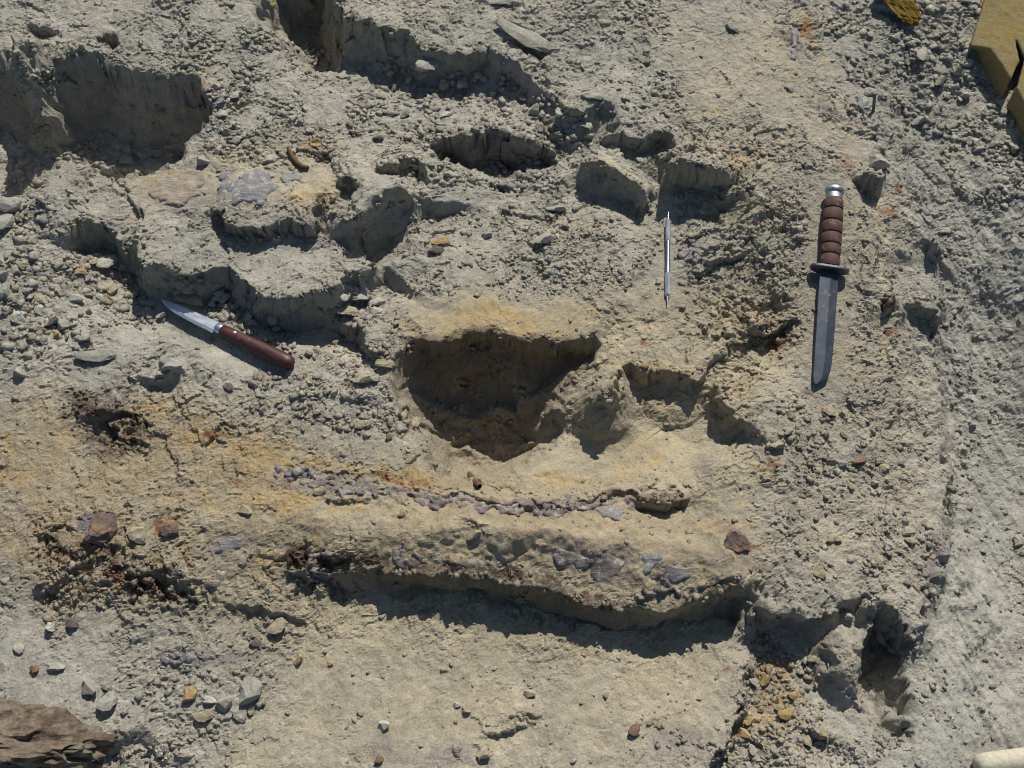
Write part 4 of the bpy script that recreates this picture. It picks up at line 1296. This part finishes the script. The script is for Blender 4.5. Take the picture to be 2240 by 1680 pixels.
smooth = Hq(px_, py_, RG)
keep = (smooth > 0.35) | (rng.random(len(pts)) < 0.42 + smooth)
px_, py_, sz, warm, pts = px_[keep], py_[keep], sz[keep], warm[keep], pts[keep]
rad = sz * (CAM_H / (CT - dyn[keep] * ST) / FPX) / 2
zz = Hq(px_, py_)
Vs, Fs, Cs, base = [], [], [], 0
pick = rng.integers(0, 30, len(rad))
pal = np.array([[0.375, 0.358, 0.302], [0.43, 0.41, 0.345], [0.335, 0.32, 0.268]])
palw = np.array([[0.38, 0.335, 0.225], [0.40, 0.30, 0.15], [0.34, 0.30, 0.22], [0.28, 0.20, 0.12]])
for k in range(30):
    sel = np.nonzero(pick == k)[0]
    v_, f_ = PEB[k]
    n = len(sel)
    q = rng.normal(size=(n, 4))
    q /= np.linalg.norm(q, axis=1)[:, None]
    a, b, c, d = q.T
    Rm = np.stack([1 - 2 * (c * c + d * d), 2 * (b * c - a * d), 2 * (b * d + a * c), 2 * (b * c + a * d), 1 - 2 * (b * b + d * d), 2 * (c * d - a * b),
                   2 * (b * d - a * c), 2 * (c * d + a * b), 1 - 2 * (b * b + c * c)], -1).reshape(n, 3, 3)
    sc = rad[sel][:, None, None] * rng.uniform(0.55, 1.4, (n, 1, 3))
    vv = np.einsum('nij,nvj->nvi', Rm, v_[None] * sc)
    vv[:, :, 2] *= 0.55
    vv += np.stack([px_[sel], py_[sel], zz[sel] + rad[sel] * 0.08], -1)[:, None, :]
    Vs.append(vv.reshape(-1, 3))
    Fs.append((f_[None] + (np.arange(n) * len(v_))[:, None, None]).reshape(-1, 3) + base)
    base += n * len(v_)
    isw = rng.random(n) < warm[sel]
    cc = np.where(isw[:, None], palw[rng.choice(4, n, p=[.55, .18, .2, .07])], pal[rng.integers(0, 3, n)])
    ground_c = np.stack([Hq(px_[sel], py_[sel], C[..., i]) for i in range(3)], -1)
    cc = (0.4 * cc + 0.6 * ground_c) * rng.uniform(0.88, 1.25, (n, 1))
    Cs.append(np.repeat(np.concatenate([cc, np.ones((n, 1))], -1), len(v_), axis=0))
V, F, CC = np.vstack(Vs), np.vstack(Fs), np.vstack(Cs)
me = bpy.data.meshes.new('gravel')
me.vertices.add(len(V))
me.vertices.foreach_set('co', V.astype(np.float32).ravel())
me.loops.add(F.size)
me.loops.foreach_set('vertex_index', F.astype(np.int32).ravel())
me.polygons.add(len(F))
me.polygons.foreach_set('loop_start', np.arange(0, F.size, 3, dtype=np.int32))
me.update(calc_edges=True)
att = me.attributes.new('tint', 'FLOAT_COLOR', 'POINT')
att.data.foreach_set('color', CC.astype(np.float32).ravel())
gravel = link('gravel', me, M_GRAVEL)
gravel['kind'] = 'stuff'
gravel['label'] = 'loose clay crumbs and grit scattered over the whole slope'
gravel['category'] = 'gravel'
print('gravel pieces', len(rad), 'tris', len(F), 'ground tris', 2 * (H.shape[0] - 1) * (H.shape[1] - 1))

# ------------------------------------------------------------------ shapes for the tools
def lathe(name, prof, m, parent, seg=24, sy=1.0, sz=1.0, smooth=True, flat_n=None):
    """turned round the X axis: (x, radius) pairs; sy, sz squash the section"""
    bm = bmesh.new()
    rings = []
    for x, r in prof:
        rings.append([bm.verts.new((x, r * sy * math.cos(2 * math.pi * k / seg), r * sz * math.sin(2 * math.pi * k / seg))) for k in range(seg)])
    for a, b in zip(rings[:-1], rings[1:]):
        for k in range(seg):
            bm.faces.new((a[k], a[(k + 1) % seg], b[(k + 1) % seg], b[k]))
    bm.faces.new(rings[0][::-1])
    bm.faces.new(rings[-1])
    bmesh.ops.recalc_face_normals(bm, faces=bm.faces)
    me = bpy.data.meshes.new(name)
    bm.to_mesh(me)
    bm.free()
    o = link(name, me, m, parent)
    if smooth:
        for p_ in me.polygons:
            p_.use_smooth = len(p_.vertices) == 4
        try:
            me.set_sharp_from_angle(angle=R(40))
        except Exception:
            pass
    return o


def plate(name, top, bot, m, parent, hs, bevel=0.0):
    """blade between an upper and a lower outline given along X: stations (x, y_edge, y_mid, y_spine); thickness at mid and spine"""
    bm = bmesh.new()
    rows = []
    for x, ye, ym, ysp, hm, hsn in top:
        rows.append([bm.verts.new(c) for c in ((x, ye, 0), (x, ym, hm), (x, ysp, hsn), (x, ysp, -hsn), (x, ym, -hm))])
    for a, b in zip(rows[:-1], rows[1:]):
        for k in range(5):
            bm.faces.new((a[k], a[(k + 1) % 5], b[(k + 1) % 5], b[k]))
    bm.faces.new(rows[0][::-1])
    bm.faces.new(rows[-1])
    bmesh.ops.recalc_face_normals(bm, faces=bm.faces)
    me = bpy.data.meshes.new(name)
    bm.to_mesh(me)
    bm.free()
    return link(name, me, m, parent)


def place(o, a, b, roll=0.0):
    """put the thing's X axis from point a to point b, flat side up"""
    a, b = Vector(a), Vector(b)
    xa = (b - a).normalized()
    za = Vector((0, 0, 1))
    ya = za.cross(xa).normalized()
    za = xa.cross(ya)
    mt = Matrix((xa, ya, za)).transposed().to_4x4()
    mt = Matrix.Translation(a) @ mt @ Matrix.Rotation(roll, 4, 'X')
    o.matrix_world = mt
    return (b - a).length


def empty(name):
    o = bpy.data.objects.new(name, None)
    o.empty_display_size = 0.02
    COL.objects.link(o)
    return o


# --- large sheath knife: pommel up the slope, blade down
kn = tag(empty('sheath_knife'), 'large dark-bladed knife with ringed brown leather grip lying on the clay', 'knife')
zp, zt = 0.0, 0.0
xa, ya = P(1826, 409, 0.02)
xb, yb = P(1798, 843, 0.012)
z0, z1 = float(Hq(xa, ya, HB)), float(Hq(xb, yb, HB))
xa, ya = P(1826, 409, z0 + 0.014)
xb, yb = P(1798, 843, z1 + 0.006)
L = place(kn, (xa, ya, z0 + 0.0145), (xb, yb, z1 + 0.006))
u = L / 433.0                                       # length of one picture point along the knife
lathe('pommel', [(0, 0.004), (0.0012, 0.0095), (0.004, 0.0125), (0.0075, 0.0132), (0.011, 0.0118), (0.013, 0.0095)], M_POMMEL, kn, 32, 1.0, 0.85)
lathe('collar', [(0.0125, 0.0098), (0.0128, 0.0108), (0.0205, 0.0110), (0.0208, 0.0100)], M_POMMEL, kn, 32, 1.0, 0.85)
x = 0.0205
for i, (ln, r0, r1) in enumerate([(25, .0124, .0131), (28, .0134, .0136), (27, .0137, .0136), (25, .0135, .0133), (23, .0132, .0130), (27, .0130, .0133)]):
    ln = ln * u
    lathe('grip_ring', [(x, r0 - .0030), (x + .0007, r0 - .0008), (x + .0020, r0), (x + ln * .5, (r0 + r1) / 2 + .0002), (x + ln - .0018, r1), (x + ln - .0007, r1 - .0008), (x + ln, r1 - .0030)],
          M_LEATHER, kn, 36, 1.0, 0.84)
    x += ln + 0.0002
xg = x
bm = bmesh.new()                                     # guard: a thin oval bar across, slightly bent
pts = []
for k in range(40):
    a = 2 * math.pi * k / 40
    cy, cz = math.copysign(abs(math.cos(a)) ** 0.75, math.cos(a)) * 0.0258, math.copysign(abs(math.sin(a)) ** 0.85, math.sin(a)) * 0.0115
    pts.append((cy, cz))
r0 = [bm.verts.new((xg + 0.0005 - 0.0018 * (c / 0.0258) ** 2, c, s)) for c, s in pts]
r1 = [bm.verts.new((xg + 0.0042 - 0.0018 * (c / 0.0258) ** 2, c, s)) for c, s in pts]
for k in range(40):
    bm.faces.new((r0[k], r0[(k + 1) % 40], r1[(k + 1) % 40], r1[k]))
bm.faces.new(r0[::-1])
bm.faces.new(r1)
bmesh.ops.recalc_face_normals(bm, faces=bm.faces)
me = bpy.data.meshes.new('guard')
bm.to_mesh(me)
bm.free()
g_ = link('guard', me, M_GUARD, kn)
bv = g_.modifiers.new('bevel', 'BEVEL')
bv.width = 0.0008
bv.segments = 2
xb0 = xg + 0.0042
st = []
for f, e, sp in [(0, -.0120, .0120), (.05, -.0122, .0122), (.12, -.0124, .0122), (.3, -.0123, .0119), (.5, -.0120, .0116), (.7, -.0118, .0112), (.80, -.0117, .0107), (.88, -.0117, .0092), (.94, -.0116, .0066), (.98, -.0108, .0002), (1.0, -.0086, -.0076)]:
    xx = xb0 + f * (L - xb0)
    st.append((xx, sp, sp * 0.55 + e * 0.45, e, .0022, .0021))
plate('blade', st, None, M_BLADE, kn, None)

# --- small knife with wooden handle
pk = tag(empty('paring_knife'), 'small knife with dark red wooden handle and bright pointed blade among the stones', 'knife')
xt, yt = P(354, 657)
zt = float(Hq(xt, yt, HB))
xt, yt = P(354, 657, zt + 0.009)
xh, yh = P(640, 797)
zh = float(Hq(xh, yh, HB))
xh, yh = P(640, 797, zh + 0.0085)
L = place(pk, (xt, yt, zt + 0.0095), (xh, yh, zh + 0.0085), R(-8))
fb = 0.435 * L
bl = []
for f, e, s in [(0, -.0002, .0006), (.06, -.0030, .0020), (.16, -.0062, .0034), (.32, -.0088, .0046), (.55, -.0098, .0058), (.8, -.0100, .0066), (.93, -.0102, .0070), (1, -.0104, .0072)]:
    xx = f * fb
    bl.append((xx, e, e * 0.72 + s * 0.28, s, .0008, .0009))
bo = plate('blade', bl, None, M_STEEL, pk, None)
lathe('bolster', [(fb - 0.001, .0062), (fb + .001, .0070), (fb + .007, .0074), (fb + .0085, .0070)], M_STEEL, pk, 20, 1.0, 0.75)
hd = lathe('handle', [(fb + .007, .0062), (fb + .009, .0078), (fb + .022, .0084), (fb + .045, .0090), (fb + .07, .0098), (L - .018, .0104), (L - .008, .0100), (L - .0025, .0080), (L, .0045)], M_WOOD, pk, 28, 1.0, 0.80)
rv = lathe('rivet', [(-.001, .0021), (.0006, .0021), (.0010, .0014)], M_BRASS, hd, 16)
rv.rotation_euler = (0, -math.pi / 2, 0)
rv.location = (fb + .030, .0012, .0068)
rv = lathe('rivet', [(-.001, .0021), (.0006, .0021), (.0010, .0014)], M_BRASS, hd, 16)
rv.rotation_euler = (0, math.pi / 2, 0)
rv.location = (fb + .030, .0012, -.0068)

# --- steel probe with a point at each end
pr = tag(empty('steel_probe'), 'thin double-pointed steel probe with two ridged grips', 'probe')
x0, y0 = P(1462, 462)
z0 = float(Hq(x0, y0, HB))
x1, y1 = P(1460, 664)
z1 = float(Hq(x1, y1, HB))
zc = max(z0, z1) + 0.005
x0, y0 = P(1462, 462, z0 + .006)
x1, y1 = P(1460, 664, z1 + .004)
L = place(pr, (x0, y0, z0 + .006), (x1, y1, z1 + .004))
f = lambda py: (py - 462) / 202 * L
lathe('point', [(0, .0003), (f(470), .0007), (f(480), .0014), (f(483), .0020)], M_STEEL, pr, 12)
lathe('grip', [(f(482), .0022), (f(484), .0036), (f(529), .0036), (f(531), .0030)], M_STEEL, pr, 8, smooth=False)
lathe('shaft', [(f(530), .0031), (f(565), .0030), (f(600), .0031)], M_PROBE, pr, 16)
lathe('grip', [(f(599), .0030), (f(601), .0036), (f(646), .0036), (f(648), .0028)], M_STEEL, pr, 8, smooth=False)
lathe('point', [(f(647), .0020), (f(652), .0013), (f(659), .0007), (L, .0003)], M_STEEL, pr, 12)

# --- nail standing in the clay
na = tag(empty('nail'), 'small grey nail standing in the clay beside the scree', 'nail')
bx_, by_, bz_ = G(1912, 247)
tx_, ty_ = P(1914, 203, bz_ + 0.024)
L = place(na, (bx_, by_, bz_ - 0.006), (tx_, ty_, bz_ + 0.024))
lathe('shank', [(0, .0023), (L - .001, .0023)], M_NAIL, na, 12)
lathe('head', [(L - .0014, .0040), (L, .0040), (L + .0008, .0030)], M_NAIL, na, 16)

# --- foam block with a tear, foam scrap, cream stick
def prism(name, top, bot, m, parent=None, sub=2, noise_amp=0.0, bev=0.0025):
    bm = bmesh.new()
    t = [bm.verts.new(c) for c in top]
    b = [bm.verts.new(c) for c in bot]
    n = len(t)
    for k in range(n):
        bm.faces.new((b[k], b[(k + 1) % n], t[(k + 1) % n], t[k]))
    bm.faces.new(t)
    bm.faces.new(b[::-1])
    bmesh.ops.recalc_face_normals(bm, faces=bm.faces)
    me = bpy.data.meshes.new(name)
    bm.to_mesh(me)
    bm.free()
    o = link(name, me, m, parent)
    bv = o.modifiers.new('bevel', 'BEVEL')
    bv.width = bev
    bv.segments = 3
    bv.limit_method = 'ANGLE'
    bv.angle_limit = R(25)
    rm = o.modifiers.new('remesh', 'REMESH')
    rm.mode = 'VOXEL'
    rm.voxel_size = 0.0018
    rm.use_smooth_shade = True
    for sz_, st_ in ((0.05, 0.005), (0.009, 0.0018)):
        tx = bpy.data.textures.new('foam_lumps', 'CLOUDS')
        tx.noise_scale = sz_
        tx.noise_depth = 3
        dm = o.modifiers.new('lumps', 'DISPLACE')
        dm.texture = tx
        dm.texture_coords = 'GLOBAL'
        dm.strength = st_
    return o


gz = float(np.mean([Hq(*P(a, b), HB) for a, b in ((2125, 115), (2190, 225), (2235, 310))])) - 0.004
fz = gz + 0.040
T = [(2188, -120, fz), (2122, 100, gz + .032), (2166, 106, fz), (2213, 172, fz), (2229, 132, fz), (2216, 70, fz), (2242, 127, fz), (2224, 190, fz), (2262, 262, fz), (2350, 420, fz), (2520, 400, fz), (2470, -120, fz)]
B = [(2182, -110, gz), (2117, 108, gz), (2148, 160, gz), (2188, 226, gz), (2227, 152, gz), (2216, 86, gz), (2242, 147, gz), (2197, 238, gz), (2244, 318, gz), (2330, 460, gz), (2520, 440, gz), (2470, -110, gz)]
fo = prism('foam_block', [P(a, b, c) + (c,) for a, b, c in T], [P(a, b, c) + (c,) for a, b, c in B], M_FOAM)
tag(fo, 'thick yellow foam block with a dark tear through its edge', 'foam block')

v_, f_ = rock_verts(777, 4, 5, 0.02)
g4 = 1 + 0.10 * np.sin(v_[:, 0] * 9 + 4 * v_[:, 1]) * np.cos(v_[:, 1] * 11) + 0.05 * rng.normal(size=len(v_))
fs = link('foam_scrap', mesh_from('foam_scrap', v_ * g4[:, None], f_), M_FOAM2)
x, y, z = G(1952, 12)
k = scale_at(1955, 15)
fs.scale = (72 * k, 32 * k, 0.014)
fs.rotation_euler = (0, 0.05, R(-52))
fs.location = (x, y, z + 0.006)
tag(fs, 'crumbly mustard-brown foam scrap at the top of the scree', 'foam scrap')

sk = tag(empty('stick'), 'speckled cream rounded stick end in the bottom corner', 'stick')
x0, y0, z0 = G(2124, 1678)
x1, y1, z1 = G(2330, 1654)
zz_ = max(z0, z1) + 0.010
L = place(sk, (x0, y0, zz_), (x1, y1, zz_))
lathe('shaft', [(0, .004), (.002, .009), (.006, .0118), (.014, .0128), (.05, .0130), (.10, .0135), (.20, .0138)], M_STICK, sk, 28)
lathe('ferrule', [(.19, .0142), (.192, .0150), (.225, .0150), (.227, .0140)], M_STICK, sk, 28)

# --- brown plant bits
def twig(pxs, rad_, label, lift=0.003):
    cu = bpy.data.curves.new('twig', 'CURVE')
    cu.dimensions = '3D'
    cu.bevel_depth = rad_
    cu.bevel_resolution = 2
    sp = cu.splines.new('POLY')
    sp.points.add(len(pxs) - 1)
    for i, (a, b) in enumerate(pxs):
        x, y, z = G(a, b)
        sp.points[i].co = (x, y, z + lift, 1)
        sp.points[i].radius = 0.5 + 0.7 * math.sin(math.pi * (i + 0.5) / len(pxs))
    tmp = bpy.data.objects.new('twig_curve', cu)
    me = bpy.data.meshes.new_from_object(tmp)
    bpy.data.objects.remove(tmp)
    bpy.data.curves.remove(cu)
    me.materials.clear()
    o = link('twig', me, M_TWIG)
    tag(o, label, 'twig')


twig([(632, 328), (640, 345), (650, 358), (662, 368), (676, 370)], 0.0035, 'curved brown bark sliver above the polished plate')
twig([(1027, 1036), (1034, 1048), (1044, 1060), (1050, 1066)], 0.0040, 'dark brown leaf scrap stuck in the smooth tan basin')
bpy.context.view_layer.update()
